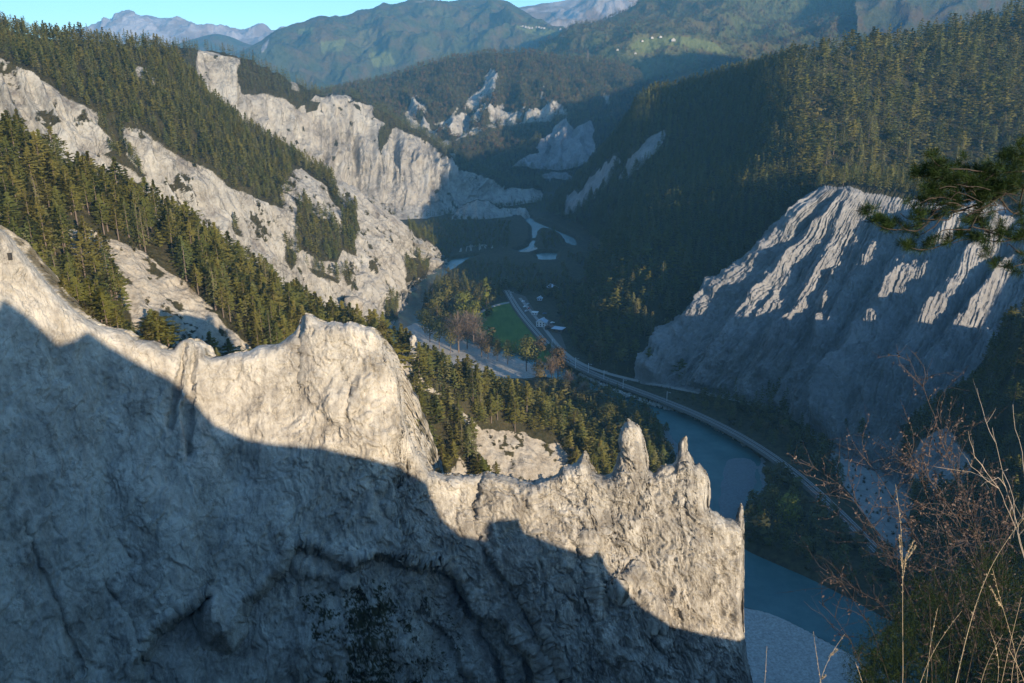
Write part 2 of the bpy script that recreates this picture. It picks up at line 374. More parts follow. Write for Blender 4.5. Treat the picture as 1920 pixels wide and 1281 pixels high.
    dirt_tone = np.maximum(dirt_tone * (.35 + .65 * smooth(px, 450, 900)), 0.5 * inside(RECESS, px, py))  # rock tone also darker everywhere inside the hollow
    dirt_tone = np.maximum(dirt_tone, .8 * smooth(n1 + n2, .2, .5) * inside([(20, 900), (120, 880), (330, 1100), (230, 1281), (20, 1200)], px, py))
    me = grid_mesh('cliff', Pf, {'veg': veg, 'dirt_tone': dirt_tone})
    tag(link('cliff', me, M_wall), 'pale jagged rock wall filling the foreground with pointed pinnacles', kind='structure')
    return Pf, k
WALL, WALLK = build_wall()

# ================================================================ NEAR WOODED RIDGE behind the wall
near_cols = [  # under, toe, mid, crest
 [(-110,640,240),(-110,450,285),(-110,350,305),(-110,275,325)],
 [(0,660,245),(0,470,285),(0,370,308),(0,288,330)],
 [(200,840,250),(200,650,290),(200,500,318),(200,388,350)],
 [(400,900,255),(400,735,300),(400,600,330),(400,500,365)],
 [(560,940,270),(560,760,325),(560,660,355),(560,604,385)],
 [(700,980,300),(700,830,355),(700,720,378),(705,655,395)],
 [(800,1060,325),(800,930,375),(800,790,400),(800,706,410)],
 [(900,1100,335),(900,960,380),(900,830,415),(900,738,430)],
 [(1000,1110,340),(1000,975,382),(1000,870,415),(1000,782,442)],
 [(1090,1110,345),(1085,990,385),(1085,900,415),(1085,838,440)],
 [(1190,1120,350),(1180,1010,380),(1175,960,400),(1165,935,418)],
 [(1290,1130,350),(1270,1060,370),(1262,1040,380),(1250,1010,392)]]
def clampz(P, z=-3.0):
    P = P.copy(); P[..., 2] = np.maximum(P[..., 2], z); return P
def build_near():
    nu = 620; L = matched(near_cols, nu)
    L = [gsm(l, 8) for l in L]
    c = L[-1]
    L = [clampz(L[0] + np.array([0, -20, -40]))] + [clampz(l, -3) for l in L] + [clampz(c + np.array([6, 38, -20])), clampz(c + np.array([14, 105, -105]))]
    P, V = loft(L, nu, [10, 30, 90, 110, 30, 40])
    N_ = normals(P); wq = sc3(P, .03, .03, .02)
    d = 4.0 * fbm(wq, 3) + 1.2 * ridged(sc3(P, .11, .06, .03, 6), 3) + .7 * fbm(sc3(P, .3, .3, .2), 4)
    amp = np.interp(V, [0, 1, 2, 3, 4, 5, 6], [0, .5, 1, 1, .55, .8, .5])[:, None]
    P = P + N_ * (d * amp)[..., None]
    rock = region([[(118,455),(125,425),(165,425),(215,452),(262,470),(300,500),(340,528),(400,580),(420,600),(470,655),(440,690),(330,690),(260,640),(245,600),(215,545),(180,500),(140,490)],
                   [(700,700),(740,660),(770,690),(800,720),(850,762),(900,800),(930,812),(955,805),(1000,822),(1040,830),(1062,860),(1080,905),(1100,940),(960,960),(900,900),(880,830),(862,775),(830,745),(790,735),(770,720),(755,760),(735,720)],
                   [(360,700),(380,640),(420,610),(470,650),(500,690),(500,720)],[(860,860),(890,900),(905,960),(820,960),(840,900)]], P, 9, .06)
    f = fbm(P * .25, 4)
    shrub = (fbm(P * .09 + 3, 3) > .28) & (f > -.1)
    stripe = region([[(825,760),(850,780),(900,870),(930,930),(915,935),(880,870),(850,810)]], P, 4, .1)
    veg = np.where(rock & ~stripe & ~shrub, 0.0, 1.0)
    me = grid_mesh('terrain', P, {'veg': veg, 'dirt_tone': np.clip(.3 * f + .1, 0, 1)})
    tag(link('terrain', me, M_near), 'near wooded ridge with bare pale scree behind the rock wall', kind='structure')
    return P, V, rock
NEAR, NEARV, NEARR = build_near()

# ================================================================ MIDDLE LEFT RIDGE: long white cliff below a forested slope
mid_cols = [  # foot, lower, top of cliff, slope, crest
 [(-120,400,540),(-120,230,570),(-120,70,600),(-120,45,660),(-120,30,720)],
 [(0,400,550),(0,250,590),(0,118,620),(0,88,670),(0,58,720)],
 [(110,420,560),(105,290,600),(100,162,640),(105,115,700),(110,72,760)],
 [(200,460,580),(195,340,620),(190,228,660),(195,150,730),(200,82,800)],
 [(300,510,610),(295,400,645),(290,272,685),(300,185,760),(310,97,850)],
 [(400,560,640),(400,430,680),(400,320,712),(395,250,780),(385,185,870)],
 [(480,600,665),(475,480,705),(470,370,740),(470,305,800),(455,240,880)],
 [(560,630,690),(550,510,730),(545,405,765),(550,345,820),(540,290,885)],
 [(640,640,720),(630,540,755),(620,440,790),(625,390,830),(615,335,885)],
 [(705,612,None,3),(695,530,780),(680,450,820),(672,400,850),(662,350,895)],
 [(740,596,None,1),(738,530,815),(725,455,850),(718,415,875),(712,380,905)],
 [(762,548,None,1),(770,505,875),(768,465,890),(765,440,905),(757,423,925)],
 [(798,512,None,1),(800,495,975),(803,478,985),(804,465,990),(806,452,1000)],
 [(835,497,None,0),(835,493,1045),(835,490,1050),(835,487,1058),(835,484,1066)]]
def build_mid():
    nu = 900; L = [gsm(l, 9) for l in matched(mid_cols, nu)]
    c = L[-1]
    L = [clampz(L[0] + np.array([20, -30, -60]), -5)] + L + [clampz(c + np.array([-10, 50, -22]), -4), clampz(c + np.array([-20, 190, -200]), -4)]
    P, V = loft(L, nu, [10, 90, 110, 70, 70, 20, 24])
    N_ = normals(P); s = np.broadcast_to(np.linspace(0, 1, nu)[None, :], P.shape[:2])
    # gullies falling with the slope, slanting down to the right as seen
    vv = np.broadcast_to(V[:, None], P.shape[:2])
    q = np.stack([s * 26 + 1.3 * vv * (1 - smooth(s, .7, .9)), vv * .55, s * 0], -1)
    q = q + .35 * np.stack([fbm(P * .02, 2), fbm(P * .02 + 9, 2), P[..., 0] * 0], -1)
    d = 9 * (ridged(q, 3) - .7) + 5 * fbm(sc3(P, .011, .011, .011), 3) + 2.0 * ridged(sc3(P, .07, .05, .03, 2), 3) + 1.0 * fbm(sc3(P, .2, .2, .12), 3)
    amp = np.interp(V, [0, 1, 2, 3, 4, 5, 6, 7], [0, .35, 1, .8, .45, .25, .3, .2])[:, None]
    P = P + N_ * (d * amp)[..., None]
    green = [[(-200,-50),(-200,60),(0,112),(55,138),(95,162),(130,187),(160,202),(186,222),(180,232),(205,262),(215,278),(192,290),(200,296),(245,315),(262,335),(276,330),(250,300),(238,288),(232,268),(228,242),(232,240),(262,240),(290,266),(330,290),(345,300),(400,325),(430,350),(480,372),(530,388),(556,398),(548,366),(526,360),(532,340),(560,315),(590,338),(612,352),(622,330),(700,350),(700,-50)],
             [(547,365),(575,384),(590,400),(615,410),(634,428),(640,440),(645,400),(625,380),(612,352),(600,330),(625,335),(640,372),(645,385),(663,385),(670,430),(669,480),(645,470),(632,492),(600,490),(580,470),(555,462),(562,430),(558,405),(556,392)],
             [(575,500),(592,502),(635,530),(630,536),(590,520)],[(533,465),(550,470),(557,485),(545,510),(535,490)],[(437,425),(450,430),(455,447),(443,440)],
             [(700,350),(744,385),(762,412),(775,440),(812,462),(830,460),(830,380),(760,380)],[(765,490),(805,485),(800,520),(760,530)],[(722,565),(745,560),(745,605),(722,600)],
             [(650,500),(662,530),(650,535),(640,512)]]
    white = [[(250,126),(270,126),(292,150),(290,164),(272,148),(255,140)],[(308,80),(324,80),(335,98),(357,122),(350,128),(335,118),(320,105)],[(545,340),(562,318),(593,340),(612,362),(622,390),(634,427),(615,408),(575,384),(548,366)],
             [(523,362),(545,362),(558,388),(558,403),(536,395)],[(620,330),(640,345),(655,385),(645,385),(632,360)]]
    g = region(green, P, 7, .035) & ~region(white, P, 4, .05)
    f = fbm(P * .12, 4); shrub = (fbm(P * .05 + 7, 3) > .42) & (f > -.1)
    veg = np.where(g | shrub, 1.0, 0.0)
    dirt_tone = np.clip(.5 * fbm(P * .03, 3) + .4 * f - .05, 0, 1)
    me = grid_mesh('hill', P, {'veg': veg, 'dirt_tone': dirt_tone})
    tag(link('hill', me, M_mid), 'long sunlit white cliffs below the pine forest on the left', kind='structure')
    return P, V, g
MID, MIDV, MIDG = build_mid()

# ================================================================ FAR LEFT CLIFF bending round to the river
far_cols = [  # foot, lower, cliff top, crest
 [(280,330,1150),(280,230,1190),(280,120,1240),(290,92,1290)],
 [(370,330,1180),(370,215,1230),(370,104,1285),(370,98,1310)],
 [(430,330,1200),(430,220,1260),(435,112,1330),(440,110,1345)],
 [(460,330,1230),(455,250,1270),(455,180,1310),(470,122,1380)],
 [(530,360,1290),(530,280,1330),(530,188,1380),(530,152,1420)],
 [(600,385,1340),(600,300,1400),(600,195,1450),(595,180,1490)],
 [(660,395,1380),(660,290,1450),(655,190,1510),(655,184,1540)],
 [(720,385,None,22),(715,300,1470),(705,216,1545),(715,212,1570)],
 [(780,386,None,22),(780,310,1480),(765,252,1570),(780,246,1600)],
 [(850,376,None,22),(845,330,1510),(830,288,1590),(840,284,1620)],
 [(905,368,None,22),(905,345,1560),(890,328,1610),(890,318,1640)],
 [(960,362,None,22),(955,356,1600),(950,350,1640),(950,340,1670)],
 [(1015,358,None,18),(1015,354,1640),(1010,350,1680),(1010,342,1710)]]
def build_far():
    nu = 640; L = [gsm(l, 6) for l in matched(far_cols, nu)]; c = L[-1]
    L = [clampz(L[0] + np.array([10, -60, -60]), -5)] + L + [clampz(c + np.array([0, 60, -14]), -4), clampz(c + np.array([0, 300, -260]), -4)]
    P, V = loft(L, nu, [8, 120, 120, 40, 16, 16])
    N_ = normals(P); s = np.broadcast_to(np.linspace(0, 1, nu)[None, :], P.shape[:2]); vv = np.broadcast_to(V[:, None], P.shape[:2])
    q = np.stack([s * 22, vv * .5, s * 0], -1) + .3 * np.stack([fbm(P * .012, 2), fbm(P * .012 + 9, 2), s * 0], -1)
    d = 20 * (ridged(q, 3) - .7) + 8 * fbm(P * .006, 3) + 4 * ridged(sc3(P, .04, .03, .012, 2), 3) + 1.5 * fbm(sc3(P, .12, .12, .05), 3)
    amp = np.interp(V, [0, 1, 2, 3, 4, 5, 6], [0, .4, 1, .55, .2, .3, .2])[:, None]
    P = P + N_ * (d * amp)[..., None]
    rock = region([[(372,95),(430,106),(450,112),(446,140),(452,175),(480,182),(500,178),(530,190),(560,206),(575,200),(590,180),(600,185),(630,172),(650,180),(700,205),(705,222),(740,236),(765,250),(800,262),(835,292),(850,290),(860,312),(900,330),(950,350),(1015,356),(1010,400),(600,440),(360,440),(360,160)],
                   [(550,150),(562,162),(560,175),(545,172)]], P, 8, .015) & ~region([[(715,235),(738,232),(728,262),(712,290),(706,262)],[(575,190),(600,192),(592,210),(575,214)]], P, 5, .03)
    f = fbm(P * .05, 4); shrub = (fbm(P * .03 + 3, 3) > .5) & (f > 0)
    me = grid_mesh('hill', P, {'veg': np.where(rock & ~shrub, 0.0, 1.0), 'dirt_tone': np.clip(.5 * fbm(P * .015, 3) + .3 * f, 0, 1)})
    tag(link('hill', me, M_far), 'tall fluted white cliff farther up the gorge, half sunlit', kind='structure')
    return P, V, rock
FAR, FARV, FARR = build_far()

# ================================================================ WOODED HILL IN THE MIDDLE DISTANCE
hill_cols = [
 [(560,235,2050),(560,200,2300),(560,188,2650)],
 [(640,235,2080),(640,200,2300),(640,170,2700)],
 [(700,250,2080),(700,205,2300),(700,154,2750)],
 [(780,275,2030),(780,210,2280),(780,128,2750)],
 [(850,290,2000),(850,215,2250),(850,112,2750)],
 [(920,305,1960),(920,215,2250),(920,102,2750)],
 [(990,320,1950),(990,215,2250),(985,101,2780)],
 [(1060,330,1950),(1060,210,2270),(1050,113,2800)],
 [(1130,330,1970),(1130,205,2300),(1130,115,2800)],
 [(1200,320,2020),(1195,205,2350),(1190,135,2750)],
 [(1260,310,2100),(1240,230,2350),(1218,168,2650)],
 [(1330,300,2200),(1290,260,2400),(1270,215,2600)]]
def build_hill():
    nu = 420; L = [gsm(l, 8) for l in matched(hill_cols, nu)]; c = L[-1]
    L = [clampz(L[0] + np.array([0, -100, -60]), -5)] + L + [clampz(c + np.array([0, 120, -20]), -4), clampz(c + np.array([0, 700, -260]), -4)]
    P, V = loft(L, nu, [6, 110, 110, 12, 12]); N_ = normals(P)
    s = np.broadcast_to(np.linspace(0, 1, nu)[None, :], P.shape[:2]); vv = np.broadcast_to(V[:, None], P.shape[:2])
    q = np.stack([s * 11, vv * .5, s * 0], -1) + .3 * np.stack([fbm(P * .006, 2), fbm(P * .006 + 9, 2), s * 0], -1)
    d = 34 * (ridged(q, 3) - .7) + 12 * ridged(sc3(P, .02, .02, .008), 3) + 4 * fbm(P * .05, 3)
    amp = np.interp(V, [0, 1, 2, 3, 4, 5], [0, .5, 1, .15, .15, .1])[:, None]
    P = P + N_ * (d * amp)[..., None]
    rock = region([[(755,212),(812,230),(845,222),(868,205),(885,180),(930,200),(960,214),(1012,200),(1066,213),(1066,223),(960,234),(915,236),(880,254),(835,277),(800,264),(770,245)],[(885,178),(905,160),(920,126),(932,135),(928,160),(930,185),(945,200),(922,215),(912,228),(870,240),(838,262),(825,270),(845,228),(868,205)],[(770,185),(782,182),(800,205),(812,235),(790,240),(760,215)],[(1015,172),(1030,182),(1058,203),(1066,213),(1030,214),(965,218),(985,202),(1012,198)],
                   [(1130,175),(1140,180),(1143,197),(1134,196)],[(845,225),(860,195),(852,205),(838,230)]], P, 6, .012)
    rock = rock & ~(fbm(P * .014 + 4, 4) > .34)
    me = grid_mesh('hill', P, {'veg': np.where(rock, 0.0, 1.0), 'dirt_tone': np.clip(.4 * fbm(P * .02, 3), 0, 1)})
    tag(link('hill', me, M_far), 'rounded forested hill with rock faces in the middle distance', kind='structure')
    return P, V, rock
HILL, HILLV, HILLR = build_hill()

# mound of shaded cliffs in front of it
gorge_cols = [
 [(900,330,1750),(905,322,1800),(910,314,1860),(915,306,1900)],
 [(950,345,1750),(955,325,1800),(960,300,1870),(965,285,1920)],
 [(1000,345,1760),(1005,310,1820),(1015,275,1890),(1020,262,1940)],
 [(1045,342,1760),(1048,300,1830),(1050,245,1920),(1055,225,1990)],
 [(1090,338,1770),(1092,300,1840),(1095,250,1930),(1100,226,2000)],
 [(1135,330,1780),(1135,295,1850),(1140,255,1930),(1145,235,2010)],
 [(1200,320,1800),(1205,290,1870),(1210,245,1960),(1215,215,2060)],
 [(1300,310,1850),(1305,270,1920),(1310,220,2020),(1315,180,2150)]]
def build_gorge():
    nu = 300; L = [gsm(l, 5) for l in matched(gorge_cols, nu)]; c = L[-1]
    L = [clampz(L[0] + np.array([0, -60, -40]), -5)] + L + [clampz(c + np.array([0, 200, -140]), -4)]
    P, V = loft(L, nu, [6, 60, 80, 40, 12]); N_ = normals(P)
    s = np.broadcast_to(np.linspace(0, 1, nu)[None, :], P.shape[:2]); vv = np.broadcast_to(V[:, None], P.shape[:2])
    q = np.stack([s * 9, vv * .5, s * 0], -1) + .3 * np.stack([fbm(P * .01, 2), fbm(P * .01 + 9, 2), s * 0], -1)
    d = 22 * (ridged(q, 3) - .7) + 6 * ridged(sc3(P, .03, .03, .012), 3) + 2 * fbm(P * .07, 3)
    P = P + N_ * (d * np.interp(V, [0, 1, 2, 3, 4, 5], [0, .5, 1, .7, .3, .1])[:, None])[..., None]
    rock = region([[(1012,262),(1040,232),(1060,222),(1075,245),(1110,225),(1115,260),(1118,300),(1085,312),(1045,320),(960,312),(985,295),(1010,285)],[(1015,328),(1060,322),(1075,335),(1020,338)]], P, 6, .02)
    me = grid_mesh('hill', P, {'veg': np.where(rock, 0.0, 1.0), 'dirt_tone': np.clip(.4 * fbm(P * .02, 3), 0, 1)})
    tag(link('hill', me, M_bad), 'shaded mound with a grey rock face deep in the gorge', kind='structure')
    return P, V, rock
GOR, GORV, GORR = build_gorge()

# ================================================================ RIGHT-HAND WOODED SLOPE
right_cols = [
 [(1030,402,None,8),(1035,392,1450),(1040,383,1490),(1045,372,1520)],
 [(1108,438,None,6),(1110,392,1280),(1112,345,1330),(1125,292,1400)],
 [(1105,515,None,6),(1150,432,1010),(1190,325,1070),(1205,190,1150)],
 [(1075,600,None,6),(1190,482,785),(1280,330,950),(1290,165,1230)],
 [(1115,692,None,5),(1235,560,668),(1380,330,890),(1400,138,1130)],
 [(1205,712,None,5),(1320,590,668),(1480,330,785),(1500,124,950)],
 [(1340,735,None,5),(1470,560,690),(1600,335,765),(1620,96,990)],
 [(1560,830,None,5),(1640,600,640),(1730,355,755),(1740,76,1040)],
 [(1700,910,None,5),(1780,640,580),(1860,400,730),(1860,50,1060)],
 [(1900,1000,None,5),(1960,680,520),(2010,430,690),(2020,25,1080)],
 [(2300,1150,None,5),(2300,800,450),(2350,540,620),(2400,60,1050)],
 [(2900,1300,None,5),(2900,900,420),(2900,640,540),(2950,120,980)]]
def build_right():
    nu = 520; L = [gsm(l, 8) for l in matched(right_cols, nu)]; c = L[-1]
    L = [clampz(L[0] + np.array([-30, -20, -8]), -5)] + L + [clampz(c + np.array([90, 160, -40]), -4), clampz(c + np.array([300, 600, -260]), -4)]
    P, V = loft(L, nu, [6, 90, 120, 120, 16, 16]); N_ = normals(P)
    d = 10 * fbm(P * .008, 3) + 3 * ridged(sc3(P, .02, .02, .01), 3) + 1 * fbm(P * .08, 3)
    P = P + N_ * (d * np.interp(V, [0, 1, 2, 3, 4, 5, 6], [0, .15, .8, 1, .6, .6, .2])[:, None])[..., None]
    rock = region([[(1060,395),(1058,370),(1075,357),(1085,368),(1105,335),(1125,320),(1150,290),(1165,300),(1140,340),(1125,365),(1090,385),(1070,400),(1040,405)],[(1180,300),(1215,262),(1245,245),(1255,250),(1225,290),(1190,320),(1160,345)]], P, 5, .03)
    me = grid_mesh('hill', P, {'veg': np.where(rock, 0.0, 1.0), 'dirt_tone': np.clip(.3 * fbm(P * .02, 3), 0, 1)})
    tag(link('hill', me, M_bad), 'big forested slope filling the right side, mostly in shade', kind='structure')
    return P, V, rock
RIGHT, RIGHTV, RIGHTR = build_right()

# ================================================================ GREY GULLIED CLIFF on the right
bad_cols = [
 [(1190,712,None,4),(1262,630,618),(1385,525,628),(1520,368,650)],
 [(1202,714,None,6),(1280,625,610),(1400,520,620),(1545,362,642)],
 [(1270,722,None,6),(1350,630,585),(1450,520,605),(1570,360,642)],
 [(1350,738,None,6),(1420,640,560),(1520,520,590),(1610,359,640)],
 [(1440,768,None,6),(1510,650,545),(1590,520,580),(1660,366,640)],
 [(1520,806,None,6),(1590,670,520),(1665,525,562),(1725,376,632)],
 [(1580,843,None,6),(1660,700,490),(1745,540,538),(1812,386,615)],
 [(1640,874,None,6),(1725,730,462),(1820,565,515),(1898,398,590)],
 [(1700,915,None,6),(1785,780,432),(1890,610,485),(1985,415,565)],
 [(1780,960,None,6),(1870,820,405),(1980,660,455),(2090,440,530)]]
RIBS = [([(1400,742),(1440,700),(1480,650)],8,5),([(1480,785),(1530,720),(1570,670)],8,5),([(1545,815),(1580,780),(1640,720),(1690,660)],8,5),([(1660,880),(1720,810),(1780,740),(1850,640)],9,6),([(1250,715),(1290,690),(1340,640)],7,4),([(1430,590),(1500,560),(1545,500)],8,5),([(1222,700),(1262,640),(1330,580),(1400,520),(1470,450),(1550,365)],10,9),([(1300,735),(1370,640),(1430,560),(1480,500),(1540,430),(1575,375)],9,9),
        ([(1340,735),(1400,650),(1460,560),(1500,480),(1560,400)],8,6),([(1400,745),(1450,640),(1500,585),(1530,520),(1570,430),(1590,370)],8,8),([(1500,770),(1540,650),(1548,560),(1560,530)],10,8),
        ([(1460,760),(1510,680),(1560,620),(1600,540),(1640,470)],9,6),
        ([(1555,810),(1570,740),(1600,690),(1650,600),(1700,530),(1760,480),(1810,430),(1850,395)],13,13),([(1600,845),(1640,780),(1700,690),(1760,590),(1800,530),(1860,460),(1920,410)],12,11),
        ([(1640,860),(1700,760),(1760,680),(1820,600),(1890,510),(1960,430)],11,8),([(1520,800),(1560,720),(1610,640)],9,6),([(1720,640),(1790,520),(1830,470)],8,5)]
def build_bad():
    nu = 900; L = [gsm(l, 10) for l in matched(bad_cols, nu)]; c = L[-1]
    def sh(P, dpx, dpy, Yn):
        px, py = proj(P); return W(px + dpx, py + dpy, Yn)
    b1 = sh(c, 12, -10, c[:, 1] + 45); b2 = sh(c, 30, -22, c[:, 1] + 110); b3 = b2 + np.array([40, 60, -70])
    L = [clampz(L[0] + np.array([-12, -10, -6]), -4)] + L + [b1, b2, b3]
    P, V = loft(L, nu, [6, 150, 170, 170, 20, 16, 12]); N_ = normals(P)
    px, py = proj(P); vv = np.broadcast_to(V[:, None], P.shape[:2]); s = np.broadcast_to(np.linspace(0, 1, nu)[None, :], P.shape[:2])
    wx = 6 * fbm(P * .04, 3); wy = 6 * fbm(P * .04 + 40, 3)
    r = np.zeros(px.shape) - 3.0
    for ln, wd, h in RIBS:
        dd = pdist(ln, px + wx, py + wy); r = np.maximum(r, 2.15 * h - .50 * dd - 4.0 + .0 * wd)
    q = np.stack([s * 42 + .5 * vv, vv * 1.0, s * 0], -1) + .35 * np.stack([fbm(P * .03, 2), fbm(P * .03 + 9, 2), s * 0], -1)
    q2 = np.stack([s * 96 + 1.2 * vv, vv * 1.4, s * 0], -1) + .6 * np.stack([fbm(P * .05, 2), fbm(P * .05 + 9, 2), s * 0], -1)
    patch = np.clip(fbm(P * .018, 2) + .5, 0.15, 1.2)
    d = r * (.85 + .5 * fbm(P * .03, 3)) + 3.4 * patch * (ridged(q, 3) - .7) + 1.4 * (ridged(q2, 4, .6) - .7) + 1.9 * (ridged(sc3(P, .045, .04, .02, 3), 4, .55) - .8) + .8 * fbm(P * .3, 4, .65)
    P = P + N_ * (d * np.interp(V, [0, 1, 1.12, 1.6, 3.6, 4, 5, 6, 7], [0, .3, .95, 1, 1, .35, .2, .1, 0])[:, None])[..., None]
    f = fbm(P * .1, 4)
    green = region([[(1700,830),(1690,800),(1760,770),(1830,700),(1900,600),(2100,500),(2100,1100),(1750,1000)]], P, 9, .04) & (f > -.25)
    veg = np.where(green | (vv > 4.02), 1.0, 0.0)
    me = grid_mesh('cliff', P, {'veg': veg, 'dirt_tone': np.clip(.3 * f + .2 * fbm(P * .03, 3), 0, 1) * .7})
    tag(link('cliff', me, M_bad), 'grey eroded cliff of sharp ribs and gullies on the right', kind='structure')
    return P, V
BAD, BADV = build_bad()

# ================================================================ NEAR RIGHT FLANK
flank_cols = [
 [(1590,1420,240),(1600,1330,252),(1630,1260,272),(1665,1195,292)],
 [(1640,1400,238),(1655,1300,258),(1690,1210,286),(1735,1135,315)],
 [(1720,1310,265),(1735,1180,295),(1760,1110,325),(1780,1040,352)],
 [(1720,1300,272),(1725,1120,315),(1725,1010,350),(1735,938,380)],
 [(1730,1320,260),(1735,1120,305),(1720,950,360),(1700,862,398)],
 [(1770,1350,252),(1770,1160,288),(1750,900,365),(1740,795,396)],
 [(1810,1380,240),(1810,1180,280),(1800,880,362),(1800,762,392)],
 [(1860,1420,228),(1860,1220,262),(1852,860,352),(1848,735,384)],
 [(1920,1460,218),(1920,1240,250),(1898,800,348),(1885,662,378)],
 [(2000,1480,212),(2000,1240,245),(1945,740,345),(1918,598,374)],
 [(2200,1500,200),(2200,1200,235),(2120,740,325),(2050,610,362)],
 [(2600,1500,190),(2600,1200,215),(2600,800,290),(2600,660,345)]]
def build_flank():
    nu = 320; L = [gsm(l, 6) for l in matched(flank_cols, nu)]; c = L[-1]
    L = [clampz(L[0] + np.array([-10, -30, -30]), -5)] + L + [clampz(c + np.array([10, 25, -8]), -4), clampz(c + np.array([40, 80, -110]), -4)]
    P, V = loft(L, nu, [6, 50, 90, 90, 10, 12]); N_ = normals(P)
    d = 5 * fbm(P * .02, 3) + 1.5 * ridged(P * .05, 3) + .6 * fbm(P * .2, 3)
    P = P + N_ * (d * np.interp(V, [0, 1, 2, 3, 4, 5, 6], [0, .4, .8, 1, .5, .5, .2])[:, None])[..., None]
    rock = region([[(1690,880),(1730,820),(1775,805),(1800,835),(1830,870),(1810,905),(1760,915),(1700,930)]], P, 8, .06)
    me = grid_mesh('hill', P, {'veg': np.where(rock, 0.0, 1.0), 'dirt_tone': np.clip(.3 * fbm(P * .05, 3), 0, 1)})
    tag(link('hill', me, M_bad), 'near forested flank at the right edge below the grey cliff', kind='structure')
    return P, V, rock
FLANK, FLANKV, FLANKR = build_flank()
# low cliffs on the far river bank
def build_bank(cols, name_label, seed):
    L = matched(cols, 160); c = L[-1]
    L = [clampz(L[0] + np.array([0, -8, -6]), -3)] + L + [clampz(c + np.array([0, 30, -3]), -3), clampz(c + np.array([0, 120, -45]), -3)]
    P, V = loft(L, 160, [3, 44, 6, 8]); N_ = normals(P); s = np.linspace(0, 1, 160)[None, :] * np.ones((P.shape[0], 1))
    d = 5 * (ridged(np.stack([s * 9, s * 0 + V[:, None] * .3, s * 0 + seed], -1), 3) - .7) + 1.5 * fbm(P * .08, 3)
    P = P + N_ * (d * np.interp(V, [0, 1, 1.5, 2, 3, 4], [0, .3, 1, .5, .2, 0])[:, None])[..., None]
    veg = np.where(V[:, None] > 2.05, 1.0, 0.0) * np.ones(P.shape[:2])
    tag(link('cliff', grid_mesh('cliff', P, {'veg': veg, 'dirt_tone': np.clip(.3 * fbm(P * .05, 3), 0, 1)}), M_mid), name_label, kind='structure'); return P, V
BK1 = build_bank([[(846,414,None,3),(852,404,1400)],[(866,413,None,3),(868,386,1410)],[(890,414,None,3),(892,377,1412)],[(915,413,None,3),(916,379,1415)],[(940,410,None,3),(938,392,1425)],[(965,408,None,3),(964,390,1430)],[(986,406,None,3),(984,392,1430)],[(996,404,None,3),(992,400,1432)]], 'low pale cliff on the far river bend in the shade', 2.0)
BK2 = build_bank([[(855,476,None,3),(862,470,1125)],[(880,474,None,3),(880,461,1135)],[(905,472,None,3),(905,457,1140)],[(930,471,None,3),(928,464,1145)],[(950,470,None,3),(948,467,1150)]], 'small pale bank above the river bend in the shade', 6.0)


# ================================================================ VALLEY FLOOR, RIVER, MEADOW, GRAVEL
def xy(poly, z=0.0):
    return [tuple(WZ(a, b, z)[:2]) for a, b in poly]
RIVER_MAIN = [(845,487),(868,484),(905,478),(870,492),(850,506),(828,522),(812,540),(800,560),(793,575),(792,592),(800,608),(870,632),(930,652),(1000,674),(1060,690),(1090,705),(1150,735),(1190,750),(1230,762),(1290,777),(1340,802),(1400,836),(1430,860),(1436,900),(1420,940),(1390,985),(1386,1020),(1400,1034),(1450,1050),(1500,1075),(1560,1105),(1620,1135),(1700,1178),(1900,1260),(2300,1450),
              (2300,1700),(1900,1400),(1700,1292),(1640,1252),(1560,1207),(1500,1176),(1450,1156),(1390,1141),(1320,1120),(1290,1060),(1300,1000),(1285,940),(1275,900),(1262,850),(1243,800),(1200,768),(1150,752),(1090,727),(1040,716),(960,698),(900,700),(800,690),(730,650),(700,620),(735,606),(742,590),(752,566),(770,545),(790,525),(812,505)]
RIVER_FAR = [[(975,402),(1000,411),(1040,425),(1070,440),(1098,460),(1080,466),(1063,458),(1050,440),(1025,430),(1010,432),(1006,445),(1004,462),(1000,470),(985,475),(965,472),(990,462),(998,445),(995,425)],[(1003,475),(1048,474),(1040,492),(1012,492)]]
GRAVEL_MAIN = [(752,613),(783,600),(800,610),(870,634),(925,652),(1000,680),(1030,700),(1000,716),(900,712),(800,700),(740,655)]
GRAVELS = [GRAVEL_MAIN, [(1352,862),(1385,848),(1430,862),(1434,900),(1418,940),(1386,990),(1345,988),(1330,950),(1338,895)], [(1243,785),(1262,790),(1278,812),(1283,840),(1275,870),(1262,885),(1250,850)],
           [(1385,1143),(1450,1158),(1500,1178),(1560,1209),(1640,1254),(1700,1295),(1780,1400),(1380,1420)], [(965,472),(1003,462),(1004,472),(985,478)]]
SCREE = [(1552,838),(1600,868),(1650,885),(1700,905),(1760,950),(1850,1010),(1900,1100),(1850,1140),(1760,1100),(1700,1060),(1650,1000),(1600,935),(1570,880)]
MEADOW = [(880,614),(884,604),(893,592),(910,580),(925,573),(950,566),(962,572),(985,602),(1008,634),(1022,652),(1040,668),(1046,680),(1030,676),(1000,664),(960,652),(930,642),(900,630)]
GX0, GX1, GY0, GY1, GS = -330., 520., 262., 1760., 2.0
def box(a, r):
    for ax in (0, 1):
        p = np.pad(a, [(r + 1, r) if k == ax else (0, 0) for k in (0, 1)], 'edge').cumsum(ax)
        n = a.shape[ax]
        a = (np.take(p, range(2 * r + 1, 2 * r + 1 + n), ax) - np.take(p, range(0, n), ax)) / (2 * r + 1)
    return a
